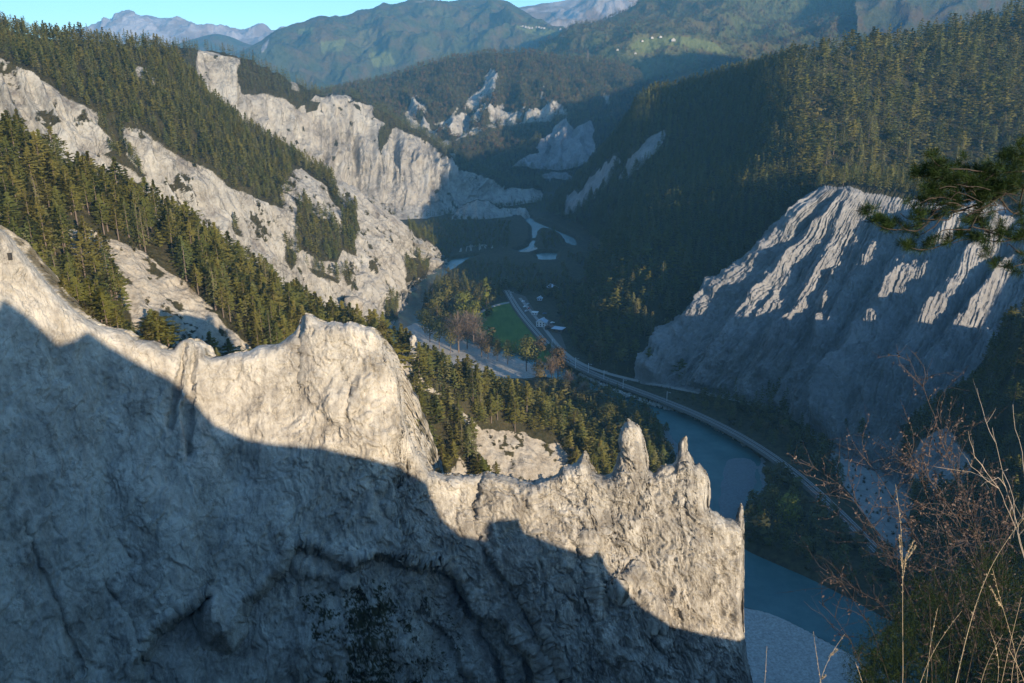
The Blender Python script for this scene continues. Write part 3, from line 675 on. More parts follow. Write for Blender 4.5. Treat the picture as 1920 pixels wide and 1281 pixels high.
def build_ground():
    xs = np.arange(GX0, GX1, GS); ys = np.arange(GY0, GY1, GS); X, Y = np.meshgrid(xs, ys)
    n3 = fbm(np.stack([X * .05, Y * .05, X * 0], -1), 3)
    Xw = X + 2.5 * n3; Yw = Y + 2.5 * fbm(np.stack([X * .05, Y * .05, X * 0 + 8], -1), 3)
    riv = inside(xy(RIVER_MAIN), Xw, Yw)
    for p in RIVER_FAR: riv |= inside(xy(p), Xw, Yw)
    gr = np.zeros(X.shape, bool)
    for p in GRAVELS: gr |= inside(xy(p), Xw, Yw)
    scr = inside(xy(SCREE, 5), Xw, Yw)
    mead = inside(xy(MEADOW, 4.5), Xw, Yw)
    b = box(riv.astype(float), 3); g = box(gr.astype(float), 3)
    sl = smooth(Y, 1150, 1750)
    Z = 4.6 - 7.5 * smooth(b, .05, .95) + 0.6 * fbm(np.stack([X * .03, Y * .03, X * 0 + 3], -1), 3) * (1 - b) * (1 - .85 * mead)
    gz = 0.55 + .35 * fbm(np.stack([X * .04, Y * .09, X * 0], -1), 3)
    Z = Z * (1 - g) + gz * g
    Z += .12 * fbm(np.stack([X * .4, Y * .4, X * 0], -1), 2) * (1 - mead)
    P = np.stack([X, Y, Z], -1)
    def cell(m): return (m[:-1, :-1].astype(int) + m[1:, :-1] + m[:-1, 1:] + m[1:, 1:]) >= 2
    cg, cm, cs = cell(gr), cell(mead & ~gr), cell(scr & ~gr)
    bank = cell((b > .02) & ~gr & ~mead)
    return P, riv, gr, mead, scr, (cg, cm & ~cg, cs & ~cm & ~cg)
GP, G_RIV, G_GR, G_ME, G_SC, (CG, CM, CS) = build_ground()
def strip_mesh(name, P, keep):
    nv, nu = P.shape[:2]; idx = np.arange(nv * nu).reshape(nv, nu)
    Fq = np.stack([idx[:-1, :-1], idx[:-1, 1:], idx[1:, 1:], idx[1:, :-1]], -1)[keep]
    u, inv = np.unique(Fq, return_inverse=True)
    return raw_mesh(name, P.reshape(-1, 3)[u], inv.reshape(Fq.shape))
M_floor = plain('forest_floor', (0.05, 0.045, 0.025), .95, .25, .6, .3)
M_gravel = plain('river_gravel', (0.36, 0.34, 0.30), .95, .9, .35, .25)
def meadow_material():
    m, nt, b = mat_new('meadow_grass'); p = position(nt)
    n1 = noise(nt, p, .06, 4, .6); n2 = noise(nt, mapping(nt, p, (1, .12, 1), (0, 0, .55)), .5, 4, .6)
    c = ramp(nt, math_(nt, 'ADD', math_(nt, 'MULTIPLY', n1, .5), math_(nt, 'MULTIPLY', n2, .5)), [(.35, (.055, .10, .016)), (.62, (.095, .15, .028))])
    nt.links.new(c, b.inputs['Base Color']); bump(nt, b, noise(nt, p, 2.0, 4, .7), .6, .15); return m
M_meadow = meadow_material()
M_scree = plain('scree', (0.30, 0.29, 0.27), .95, .3, .25, .3)
tag(link('ground', strip_mesh('ground', GP, ~(CG | CM | CS)), M_floor), 'dark wooded valley floor along the river', kind='structure')
M_wet = plain('wet_gravel', (0.13, 0.15, 0.155), .6, .9, .25, .15)
wetm = inside(xy(GRAVELS[1]), GP[:-1, :-1, 0], GP[:-1, :-1, 1]) | (GP[:-1, :-1, 0] > 60) & (GP[:-1, :-1, 1] > 400) & (GP[:-1, :-1, 1] < 560)
tag(link('gravel_bar', strip_mesh('gravel_bar', GP, CG & ~wetm), M_gravel), 'pale gravel bars beside the river', kind='structure')
tag(link('gravel_bar', strip_mesh('gravel_bar', GP, CG & wetm), M_wet), 'dark wet gravel shoal in the river bend behind the rock needles', kind='structure')
tag(link('meadow', strip_mesh('meadow', GP, CM), M_meadow), 'bright green meadow half in shade beside the railway station', kind='structure')
tag(link('scree', strip_mesh('scree', GP, CS), M_scree), 'blue grey debris fan below the gullied cliff', kind='structure')
def ground_z(x, y):
    i = np.clip(((np.asarray(y) - GY0) / GS).astype(int), 0, GP.shape[0] - 1); j = np.clip(((np.asarray(x) - GX0) / GS).astype(int), 0, GP.shape[1] - 1)
    return GP[i, j, 2]
# land continuing to the horizon under everything
def build_base():
    ys = np.r_[np.linspace(-900, 260, 12), np.linspace(300, 3000, 40), np.geomspace(3200, 40000, 24)]
    xs = np.r_[-np.geomspace(24000, 700, 16), np.linspace(-600, 900, 30), np.geomspace(1000, 24000, 16)]
    X, Y = np.meshgrid(xs, ys)
    Z = -3.2 + np.where(Y > 1800, np.minimum((Y - 1800) * .02, 40), 0) + 0 * X
    return np.stack([X, Y, Z], -1)
BASE = build_base()
tag(link('ground', grid_mesh('ground', BASE), M_floor), 'low land under the hills reaching to the horizon', kind='structure')
def water_material():
    m, nt, b = mat_new('river_water'); p = position(nt)
    n = noise(nt, p, .035, 7, .7); c = ramp(nt, n, [(.38, (.038, .105, .108)), (.65, (.075, .155, .155))])
    nt.links.new(c, b.inputs['Base Color']); b.inputs['Roughness'].default_value = .22; b.inputs['Specular IOR Level'].default_value = .16
    bump(nt, b, noise(nt, mapping(nt, p, (1, .45, 1), (0, 0, .5)), .55, 7, .75), .6, .5); return m
M_water = water_material()
wv = np.stack(np.meshgrid(np.linspace(GX0 - 150, GX1 + 200, 40), np.linspace(150, 1760, 60)) + [np.zeros((60, 40))], -1)
tag(link('river', grid_mesh('river', wv), M_water), 'blue green river winding through the gorge', kind='structure')

# ---- roads, railway
def ribbon(line, z0, w, h, n=6, off=0.0, skirt=0.0):
    """strip following ground bearings; returns verts, faces"""
    L = np.array([WZ(a, b, z0) for a, b in line]); L = resample(L, len(line) * n); L = gsm(L, n)
    T = np.gradient(L, axis=0); T /= np.linalg.norm(T, axis=1)[:, None]; S = np.stack([T[:, 1], -T[:, 0], T[:, 2] * 0], -1)
    C = L + S * off; C[:, 2] = h
    rows = [C - S * (w / 2 + skirt) - [0, 0, skirt * .7], C - S * w / 2, C + S * w / 2, C + S * (w / 2 + skirt) - [0, 0, skirt * .7]] if skirt else [C - S * w / 2, C + S * w / 2]
    return np.array(rows), L, S, T
RAIL = [(950,545),(960,562),(975,590),(1000,615),(1025,648),(1055,678),(1100,701),(1160,721),(1230,744),(1300,771),(1370,804),(1440,845),(1500,890),(1550,935),(1600,990),(1660,1050)]
ROAD = [(975,560),(990,578),(1018,612),(1042,645),(1062,672),(1085,688),(1125,701),(1180,714),(1260,727),(1330,742),(1400,750),(1450,762),(1500,790),(1560,828),(1620,865),(1680,895),(1750,945),(1850,1000)]
M_ballast = plain('ballast', (0.10, 0.09, 0.075), .95, 1.5, .3)
M_road = plain('gravel_road', (0.27, 0.255, 0.23), .95, 1.0, .2)
M_rail = plain('rail_steel', (0.35, 0.33, 0.32), .35, 2, .15, 0, .8)
M_sleeper = plain('sleeper_wood', (0.14, 0.11, 0.085), .9, 2, .3)
R_, RL, RS, RT = ribbon(RAIL, 5.5, 6.4, 5.9, 8, 0, 1.2)
rail_root = bpy.data.objects.new('railway_track', None); COL.objects.link(rail_root); rail_root.location = (RL[60][0], RL[60][1], 5.0)
tag(rail_root, 'two parallel railway tracks curving along the river bank', 'railway track')
def childmesh(name, me, mat, parent):
    o = link(name, me, mat, parent); o.matrix_parent_inverse = parent.matrix_world.inverted() if False else o.matrix_parent_inverse
    o.location = -parent.location; return o
childmesh('ballast', grid_mesh('ballast', R_), M_ballast, rail_root)
def boxes(name, cen, ax, bx_, hx, hy, hz):
    """many small boxes: centres, unit axes"""
    n = len(cen); c = []
    for sx in (-1, 1):
        for sy in (-1, 1):
            for sz in (-1, 1):
                c.append(cen + ax * hx * sx + bx_ * hy * sy + np.array([0, 0, hz * sz]))
    V = np.stack(c, 1); base = np.array([[0, 1, 3, 2], [4, 6, 7, 5], [0, 4, 5, 1], [2, 3, 7, 6], [0, 2, 6, 4], [1, 5, 7, 3]])
    Fq = (base[None] + 8 * np.arange(n)[:, None, None]).reshape(-1, 4)
    return raw_mesh(name, V.reshape(-1, 3), Fq, False)
dl = np.r_[0, np.cumsum(np.linalg.norm(np.diff(RL, axis=0), axis=1))]
M_bed = plain('track_bed', (0.20, 0.185, 0.165), .95, 1.5, .25)
for off in (-1.75, 1.75):
    Rb_, *_x = ribbon(RAIL, 5.5, 1.5, 5.98, 8, off, .12)
    childmesh('track_bed', grid_mesh('track_bed', Rb_), M_bed, rail_root)
    tt = np.arange(0, dl[-1], 2.4)
    c = np.stack([np.interp(tt, dl, RL[:, k]) for k in range(3)], -1); s = np.stack([np.interp(tt, dl, RS[:, k]) for k in range(3)], -1); t_ = np.stack([np.interp(tt, dl, RT[:, k]) for k in range(3)], -1); t_[:, 2] = 0
    cc = c + s * off; cc[:, 2] = 6.05
    o = childmesh('sleepers', boxes('sleepers', cc, s, t_, 1.3, .3, .08), M_sleeper, rail_root); o['kind'] = 'stuff'
    for g in (-.72, .72):
        Rr_, *_x = ribbon(RAIL, 5.5, .14, 6.3, 8, off + g, .12)
        childmesh('rail', grid_mesh('rail', Rr_), M_rail, rail_root)
Rd, *_x = ribbon(ROAD, 5.0, 2.8, 5.75, 8, 0, .8)
tag(link('road', grid_mesh('road', Rd), M_road), 'narrow gravel road running beside the railway', kind='structure')
Rp, *_x = ribbon([(893,590),(908,580),(925,573),(945,567),(962,566)], 5, 2.2, 5.4, 8, 0, 1.0)
tag(link('path', grid_mesh('path', Rp), M_road), 'footpath along the top edge of the meadow', kind='structure')
yard = xy([(958,548),(985,556),(1003,585),(1030,600),(1052,628),(1062,655),(1045,660),(1020,630),(990,598),(962,572)], 5.2)
yb = bpy.data.meshes.new('yard'); yb.from_pydata([(x, y, 5.5) for x, y in yard], [], [list(range(len(yard)))]); tag(link('pavement', yb, M_ballast), 'grey yard around the railway station', kind='structure')

# ================================================================ FAR MOUNTAINS
def mountain_material(name, f_lo, f_hi, rock, alp, tree_line, s, size_tree=28.0):
    """forest below tree_line (world height), brown alpine grass and rock above"""
    m, nt, b = mat_new(name); p = position(nt)
    sep = nt.nodes.new('ShaderNodeSeparateXYZ'); nt.links.new(p, sep.inputs[0])
    n1 = noise(nt, p, 1 / s, 6, .6); n2 = noise(nt, p, 1 / size_tree, 3, .7); n3 = noise(nt, p, 3.1 / s, 5, .6)
    forest = ramp(nt, math_(nt, 'ADD', math_(nt, 'MULTIPLY', n1, .4), math_(nt, 'MULTIPLY', n2, .6)), [(.36, f_lo), (.64, f_hi)])
    aut = ramp(nt, n3, [(.45, (0, 0, 0)), (.60, (1, 1, 1))])
    forest = mix(nt, math_(nt, 'MULTIPLY', aut, .55), forest, (.12, .075, .035))
    clear = ramp(nt, n1, [(.62, (0, 0, 0)), (.66, (1, 1, 1))])
    forest = mix(nt, math_(nt, 'MULTIPLY', clear, .6), forest, (.14, .13, .06))
    high = ramp(nt, n3, [(.42, alp), (.60, rock)])
    hz = math_(nt, 'ADD', math_(nt, 'MULTIPLY', math_(nt, 'SUBTRACT', sep.outputs[2], tree_line), 1 / 160.0), math_(nt, 'MULTIPLY', math_(nt, 'SUBTRACT', n1, .5), 5.0))
    cl = nt.nodes.new('ShaderNodeClamp'); nt.links.new(hz, cl.inputs[0])
    c = mix(nt, cl.outputs[0], forest, high)
    c = mix(nt, attr(nt, 'meadow'), c, (.12, .135, .05)); c = mix(nt, attr(nt, 'rock'), c, rock)
    nt.links.new(c, b.inputs['Base Color']); bump(nt, b, math_(nt, 'ADD', n2, math_(nt, 'MULTIPLY', n3, 1.5)), 1.0, size_tree * .5)
    return m
def mountain(cols, nu, rows, amp, fr, mat, label, seed, meadow=None, rock=None, sm=4, back=(0, 1500, -900), name='mountain', nrm=True):
    L = [gsm(l, sm) for l in matched(cols, nu)]; c = L[-1]
    L = [L[0] + np.array([0, -200, -80])] + L + [c + np.array(back)]
    L[0] = clampz(L[0], -20); L[-1] = clampz(L[-1], -20)
    P, V = loft(L, nu, [6] + rows + [12]); N_ = normals(P)
    d = amp * (ridged(P * fr + seed, 5, .52) - .9) + amp * .5 * fbm(P * fr * .5 + seed, 2)
    k = len(L) - 2
    P = P + N_ * (d * np.interp(V, [0, 1, 1.6, k - .4, k, k + 1], [0, .3, 1, 1, .10, .1])[:, None])[..., None]
    P[..., 2] += (amp * .05 * fbm(P * fr * 5 + seed, 4)) * np.interp(V, [k - .3, k], [0, 1])[:, None]
    at = {'meadow': region(meadow, P, 3, .004).astype(float) if meadow else np.zeros(P.shape[:2]), 'rock': region(rock, P, 4, .003).astype(float) if rock else np.zeros(P.shape[:2])}
    tag(link(name, grid_mesh(name, P, at), mat), label, kind='structure')
    return P, V
M_mt1 = mountain_material('mountain_forest', (.032, .045, .022), (.075, .085, .038), (.30, .27, .25), (.16, .12, .07), 900, 420)
M_mt2 = mountain_material('alpine_slopes', (.03, .04, .02), (.06, .065, .03), (.34, .30, .28), (.19, .135, .095), 560, 700)
M_mt3 = mountain_material('high_peaks', (.03, .04, .02), (.06, .065, .03), (.40, .35, .33), (.24, .18, .15), 500, 900)
M_hs = mountain_material('wooded_terrace', (.05, .065, .028), (.10, .105, .04), (.30, .27, .22), (.1, .09, .05), 1500, 300, 16)
mountain([[(100,110,10500),(100,75,12500)],[(160,110,10500),(160,60,12500)],[(190,110,10500),(190,45,12500)],[(215,110,10500),(213,36,12500)],[(238,110,10500),(236,24,12500)],[(252,110,10500),(252,23,12500)],[(266,110,10500),(266,29,12500)],[(273,110,10500),(272,25,12500)],[(300,110,10500),(300,32,12500)],[(328,110,10500),(328,31,12500)],[(350,110,10500),(348,42,12500)],[(380,112,10500),(380,52,12500)],[(410,115,10500),(410,60,12500)],[(450,120,10500),(450,62,12500)],
          [(475,120,10500),(475,60,12500)],[(497,120,10500),(495,56,12500)],[(520,122,10500),(520,62,12500)],[(600,130,10500),(600,75,12500)]], 420, [90], 230, .0007, M_mt3, 'distant rocky peak rising over the forest at the upper left', 3.1,
         rock=[[(225,50),(235,30),(262,28),(300,60),(318,62),(300,75),(240,70)]], back=(0, 2500, -1200))
mountain([[(300,130,7500),(310,98,8500)],[(350,130,7500),(350,80,8500)],[(380,130,7500),(380,68,8500)],[(405,130,7500),(405,63,8500)],[(430,135,7500),(430,68,8500)],[(470,140,7500),(465,86,8500)],[(520,150,7500),(520,105,8500)]], 160, [50], 70, .0011, M_mt1, 'low blue foothill in front of the distant peak', 7.7, back=(0, 900, -500), name='hill')
mountain([[(820,150,7500),(820,60,9500)],[(900,140,7500),(900,35,9500)],[(950,130,7500),(950,16,9500)],[(985,130,7500),(985,8,9500)],[(1040,130,7500),(1040,1,9500)],[(1100,130,7500),(1100,-14,9500)],[(1200,130,7500),(1190,-50,9500)],[(1320,130,7500),(1300,-70,9500)],[(1500,130,7500),(1480,-60,9500)]], 260, [80], 200, .0008, M_mt2, 'brown alpine mountainside at the top centre', 1.3,
         rock=[[(1110,5),(1140,8),(1160,30),(1145,38),(1120,20)],[(1150,0),(1180,0),(1175,22),(1160,15)]], back=(0, 2000, -900))
MTF = mountain([[(330,230,4400),(340,190,5000),(360,150,6300)],[(430,240,4400),(430,180,5200),(435,104,6500)],[(500,240,4400),(500,160,5300),(495,76,6600)],[(550,240,4400),(545,160,5300),(545,48,6700)],[(600,240,4400),(595,160,5300),(590,38,6800)],[(650,240,4400),(650,150,5300),(648,37,6900)],[(690,240,4400),(690,150,5300),(690,24,7000)],[(740,240,4400),(740,150,5300),(740,9,7100)],[(785,240,4400),(785,150,5300),(782,-1,7200)],[(830,240,4400),(830,150,5300),(830,5,7200)],[(880,240,4400),(880,150,5300),(880,-4,7200)],
          [(930,240,4400),(930,150,5300),(925,-5,7100)],[(960,230,4400),(960,150,5200),(958,8,6900)],[(1000,220,4300),(1005,145,5100),(1010,32,6500)],[(1050,200,4200),(1060,135,5000),(1070,66,6000)],[(1100,180,4200),(1120,125,4800),(1130,95,5400)],[(1200,180,4200),(1210,120,4700),(1220,105,5100)]], 640, [110, 130], 130, .0011, M_mt1, 'broad blue forested mountain behind the middle hill', 5.5,
         meadow=[[(600,80),(650,72),(640,95),(600,100)],[(690,100),(730,95),(740,120),(700,125)],[(960,48),(1010,50),(1060,62),(1040,72),(990,62)],[(560,55),(590,50),(585,60),(560,66)]], rock=[[(490,85),(505,72),(500,88),(488,100)]])
MTH = mountain([[(990,230,3100),(1005,150,3450),(1012,130,3700),(1020,104,4000)],[(1090,230,2950),(1085,118,3250),(1080,100,3450),(1085,68,4300)],[(1150,230,2850),(1150,114,3150),(1150,97,3400),(1150,36,4400)],[(1230,230,2800),(1230,98,3100),(1230,70,3450),(1232,-15,4500)],[(1300,230,2800),(1300,104,3100),(1300,76,3400),(1300,-60,4700)],
          [(1380,230,2850),(1370,116,3150),(1370,100,3300),(1380,-90,4800)],[(1480,220,2950),(1470,128,3200),(1460,100,3400),(1470,-100,4800)],[(1570,200,3050),(1560,122,3250),(1550,80,3500),(1560,-100,4900)],[(1640,190,3200),(1620,120,3450),(1600,50,3700),(1610,-110,5000)]], 420, [60, 50, 150], 60, .0022, M_hs, 'wooded mountainside with a sunny meadow terrace and hamlet', 9.1,
         meadow=[[(1180,92),(1190,78),(1210,70),(1260,68),(1300,72),(1340,82),(1362,100),(1350,104),(1310,92),(1260,86),(1240,88),(1225,100),(1200,98)],[(1128,106),(1160,107),(1160,112),(1130,113)],[(1400,46),(1420,44),(1430,52),(1408,50)],[(1412,58),(1425,60),(1420,66)]], sm=3)
mountain([[(1540,220,4200),(1560,120,4700),(1580,30,5200),(1600,-120,6200)],[(1640,220,4200),(1650,120,4800),(1680,20,5400),(1700,-140,6400)],[(1760,220,4300),(1780,110,4900),(1800,0,5600),(1820,-150,6600)],[(1900,220,4400),(1910,100,5000),(1920,-10,5800),(1950,-160,6800)],[(2300,220,4500),(2300,80,5200),(2300,-60,6200),(2300,-200,7200)]], 200, [50, 60, 50], 160, .0010, M_mt1, 'shaded blue mountainside at the upper right', 2.2)
# high ground out of the picture, behind the viewpoint and on the right: its crest is shaped to throw the evening shade
DA = np.array([cos(SUN_AZ), sin(SUN_AZ), 0]); DT = np.array([sin(SUN_AZ), -cos(SUN_AZ), 0]); TE = tan(SUN_EL)
CAMPROF = [(-400,215),(-200,222),(-60,225),(-8,226.5),(-2,226.6),(4,226.4),(7.4,227.4),(8.8,229.8),(9,230),(13,225),(17,218.5),(20,219),(23,220.5),(27,216),(31,212),(39,205),(45,194),(51,189),(56,187),(66,184),(76,179),(84,174.5),(91,168),(94,157),(97,152),(103,149),(104.5,154),(112,153.5),(113,149),(120,144),(127,139.5),(128.5,141),(131,139),(133,130),(139,121),(146,114),(153,110),(160,106),(170,101),(200,88),(250,72),(330,60),(380,78),(405,93),(440,100),(520,60),(700,0)]
def build_camhill():
    s = np.r_[np.linspace(-400, -20, 60)[:-1], np.arange(-20, 180, .5), np.linspace(180, 700, 90)]
    t = np.r_[-np.geomspace(150, 3, 44), np.linspace(-2.6, 14, 40), np.geomspace(15, 700, 40)]
    S, T = np.meshgrid(s, t); pr = np.interp(S, *zip(*CAMPROF))
    crest = 6.0
    zc = pr + TE * crest
    near = smooth(np.abs(S), 60, 14)      # the small shelf with plants beside the viewpoint
    front = np.where(T < crest, (crest - T) * (0.55 * near + 4.0 * (1 - near)) + np.maximum(-1.5 - T, 0) * 3.0, 0)
    back_ = np.where(T > crest, (T - crest) * .06, 0)
    Z = zc - front - back_
    P = S[..., None] * DA + T[..., None] * DT; P[..., 2] = Z
    nz = np.minimum(np.abs(T - crest) / 4, 1)
    P[..., 2] += nz * (.5 * fbm(P * .15, 3) + np.minimum(np.abs(T) / 60, 1) * 5 * fbm(P * .03, 3)) + .15 * fbm(P * 1.2, 3)
    d = np.hypot(P[..., 0], P[..., 1]); P[..., 2] = np.where(d < 2.5, np.minimum(P[..., 2], 228.3), P[..., 2])
    P[..., 2] = np.maximum(P[..., 2], -8)
    tag(link('terrain', grid_mesh('terrain', P, {'veg': np.ones(S.shape), 'dirt_tone': np.zeros(S.shape)}), M_near), 'brow of the hill the view is taken from', kind='structure')
    return P
CAMH = build_camhill()
SHADEPROF = [(425,50),(440,84),(450,92),(465,98),(490,110),(510,120),(543,140),(575,165),(600,185),(640,198),(720,205),(790,220),(830,228),(900,245),(935,256),(1000,280),(1060,305),(1100,340),(1180,400),(1250,500),(1400,552),(1629,592),(1814,645),(2212,815),(2370,805),(2739,742),(3025,765),(3178,935),(3600,1250),(4400,1300)]
def build_shade_ridge():  # added unseen ridge, its outline fitted to where shade should fall
    s = np.linspace(425, 4400, 420); w = np.linspace(-1, 1, 50)
    S, Wd = np.meshgrid(s, w); pr = np.interp(S, *zip(*SHADEPROF)) + 9 * fbm(np.stack([S * .012, S * 0, S * 0], -1), 4)
    tc = 60 + np.maximum(S - 1200, 0) * .05; wid = np.interp(S, [425, 600, 1200, 4400], [60, 150, 500, 1600])
    T = tc + Wd * wid; zc = pr + TE * tc
    P = S[..., None] * DA + T[..., None] * DT; P[..., 2] = -5 + (zc + 5) * (1 - np.abs(Wd) ** 1.1)
    tag(link('hill', grid_mesh('hill', P, {'veg': np.ones(S.shape), 'dirt_tone': np.zeros(S.shape)}), M_mid), 'unseen ridge added beyond the right edge to shade the valley', kind='structure')
build_shade_ridge()
# ---- the air
hz = bpy.data.meshes.new('haze'); x0, x1, y0, y1, z0, z1 = -9000, 9000, -760, 14000, -22, 1750
hz.from_pydata([(x, y, z) for x in (x0, x1) for y in (y0, y1) for z in (z0, z1)], [], [(0, 1, 3, 2), (4, 6, 7, 5), (0, 4, 5, 1), (2, 3, 7, 6), (0, 2, 6, 4), (1, 5, 7, 3)])
hm = bpy.data.materials.new('haze'); hm.use_nodes = True; hn = hm.node_tree; hn.nodes.remove(hn.nodes['Principled BSDF'])
pv = hn.nodes.new('ShaderNodeVolumePrincipled'); pv.inputs['Color'].default_value = (0.22, 0.62, 1.0, 1); pv.inputs['Density'].default_value = 0.72e-4; pv.inputs['Anisotropy'].default_value = 0.0
hn.links.new(pv.outputs[0], hn.nodes['Material Output'].inputs['Volume'])
tag(link('haze', hz, hm), 'thin blue evening haze filling the gorge', kind='stuff')

# ================================================================ TREES
class TB:
    """collects small faces"""
    def __init__(s): s.v = []; s.f = []
    def tri(s, a, b, c):
        n = len(s.v); s.v += [a, b, c]; s.f.append((n, n + 1, n + 2))
    def mesh(s, name): 
        return raw_mesh(name, np.array(s.v), np.array(s.f), True)
def outward(me, lift=.35, axis_only=True, c0=.5):
    """foliage shades like the surface of the crown: faces turned outwards, normals pointing away from the stem"""
    n = len(me.vertices); co = np.zeros(n * 3, np.float32); me.vertices.foreach_get('co', co); co = co.reshape(-1, 3, 3)
    c = co.mean(1); o = np.stack([c[:, 0], c[:, 1], (c[:, 2] - c0) * (.0 if axis_only else 1.0)], -1); o /= np.linalg.norm(o, axis=1)[:, None] + 1e-6; o[:, 2] += lift; o /= np.linalg.norm(o, axis=1)[:, None]
    g = np.cross(co[:, 1] - co[:, 0], co[:, 2] - co[:, 0]); fl = (g * o).sum(1) < 0; co[fl] = co[fl][:, [0, 2, 1]]
    g[fl] *= -1; g /= np.linalg.norm(g, axis=1)[:, None] + 1e-9; nn = .7 * o + .3 * g; nn /= np.linalg.norm(nn, axis=1)[:, None]
    me.vertices.foreach_set('co', co.reshape(-1)); me.update(); me.normals_split_custom_set_from_vertices(np.repeat(nn, 3, 0).tolist()); return me
def cone_trunk(h, r, seg=6, bend=0.0, sd=0):
    rr = random.Random(sd); rings = 5; V = []; Fq = []
    for i in range(rings):
        t = i / (rings - 1); rad = r * (1 - t) ** .8 + .0015
        ox, oy = bend * t * t * rr.uniform(.5, 1), bend * t * rr.uniform(-.5, .5)
        for k in range(seg):
            a = 2 * pi * k / seg; V.append((ox + rad * cos(a), oy + rad * sin(a), h * t - .03 * (i == 0)))
    for i in range(rings - 1):
        for k in range(seg):
            a = i * seg + k; b = i * seg + (k + 1) % seg; Fq.append((a, b, b + seg, a + seg))
    return raw_mesh('trunk', np.array(V), np.array(Fq))
def conifer(seed, shape, nb, clumps, size, name='crown'):
    """unit-height conifer crown; shape: 'spruce','pine'"""
    r = np.random.RandomState(seed); V = []; 
    zs = np.linspace(.16 if shape == 'spruce' else .30, .985, nb) if nb > 8 else np.linspace(.2, .97, nb)
    lean = r.uniform(-.03, .03, 2)
    lob = r.uniform(0, 2 * pi, 3)
    for i, z in enumerate(zs):
        a = i * 2.39996 + r.uniform(-.4, .4)
        if shape == 'spruce':
            R = .175 * (1 - z) ** .75 * (1.1 if z > .25 else .8) + .012; droop = -.10
        else:
            tt = (z - .28) / .72; R = .20 * (math.sin(min(1, tt * 1.08 + .12) * pi) ** .6) * (1 - .25 * tt) + .015; droop = .06
        R *= r.uniform(.62, 1.22) * (1 + .22 * sin(a * 2 + lob[0]) + .15 * sin(z * 14 + lob[1]))
        for c in range(clumps):
            t = (c + r.uniform(.2, 1)) / clumps; rr = R * (.18 + .82 * t)
            aa = a + r.normal() * .22 * (1 - t * .5)
            p = np.array([rr * cos(aa) + lean[0] * z, rr * sin(aa) + lean[1] * z, z + droop * rr * 2 * t + r.normal() * .010])
            s = size * r.uniform(.6, 1.35) * (1 - .45 * z if shape == 'spruce' else 1)
            d = np.array([cos(aa), sin(aa), droop * 1.5 + r.normal() * .25]); d /= np.linalg.norm(d)
            w = np.cross(d, [0, 0, 1]) + r.normal(size=3) * .35; w /= np.linalg.norm(w)
            u = np.cross(w, d)
            V += [p + d * s * 1.1, p - d * s * .6 + w * s * .55, p - d * s * .6 - w * s * .55 + u * s * .25]
            V += [p + d * s * .9 + u * s * .3, p - d * s * .5 + u * s * .5, p - d * s * .5 - u * s * .45 + w * s * .15]
    top = np.array([lean[0], lean[1], 1.0])
    V += [top, top + [size * .25, 0, -size * 1.8], top + [-size * .15, size * .2, -size * 1.8]]
    V = np.array(V); return outward(raw_mesh(name, V, np.arange(len(V)).reshape(-1, 3), True))
def broadleaf(seed, n, size, h0=.25, rx=.26, sparse=1.0, column=False, name='crown'):
    r = np.random.RandomState(seed); V = []
    nl = 7 if not column else 8
    lobes = []
    for k in range(nl):
        if column: c = np.array([r.normal() * .03, r.normal() * .03, h0 + (1 - h0) * (k + .5) / nl]); R = .085 * (1.15 - .5 * k / nl) * r.uniform(.8, 1.2)
        else:
            a = k * 2.4 + r.uniform(0, 1); rr = rx * r.uniform(.25, .62); zc = h0 + .12 + (1 - h0 - .22) * r.uniform(0, 1); c = np.array([rr * cos(a), rr * sin(a), zc]); R = r.uniform(.12, .2)
        lobes.append((c, R))
    if not column: lobes.append((np.array([0, 0, .84]), .14)); lobes.append((np.array([0, 0, .6]), .22))
    for i in range(n):
        c, R = lobes[r.randint(len(lobes))]; d = r.normal(size=3); d /= np.linalg.norm(d); p = c + d * R * r.uniform(.55, 1.08) * [1, 1, 1.15]
        s = size * r.uniform(.5, 1.3); w = r.normal(size=3); w /= np.linalg.norm(w); u = np.cross(w, d); u /= np.linalg.norm(u) + 1e-9
        V += [p + u * s, p - u * s * .6 + w * s * .7, p - u * s * .6 - w * s * .5]
    V = np.array(V); return outward(raw_mesh(name, V, np.arange(len(V)).reshape(-1, 3), True), .2, False, .55)
def twiggy(seed, n=260, name='crown'):
    """leafless crown: many thin twigs"""
    r = np.random.RandomState(seed); V = []
    for i in range(n):
        z0 = r.uniform(.22, .75); a = r.uniform(0, 2 * pi); L = r.uniform(.15, .34) * (1.1 - z0 * .6); up = r.uniform(.45, 1.2)
        d = np.array([cos(a), sin(a), up]); d /= np.linalg.norm(d); p = np.array([0, 0, z0]) + np.array([cos(a), sin(a), 0]) * r.uniform(0, .09); q = p + d * L; q[2] = min(q[2], 1)
        w = np.array([-sin(a), cos(a), 0]) * .006
        V += [p - w, p + w, q]
        for k in range(4):
            t = r.uniform(.3, 1); m = p + (q - p) * t; e = m + (d + r.normal(size=3) * .6) * L * .35; V += [m - w * .6, m + w * .6, e]
    V = np.array(V); return raw_mesh(name, V, np.arange(len(V)).reshape(-1, 3), False)

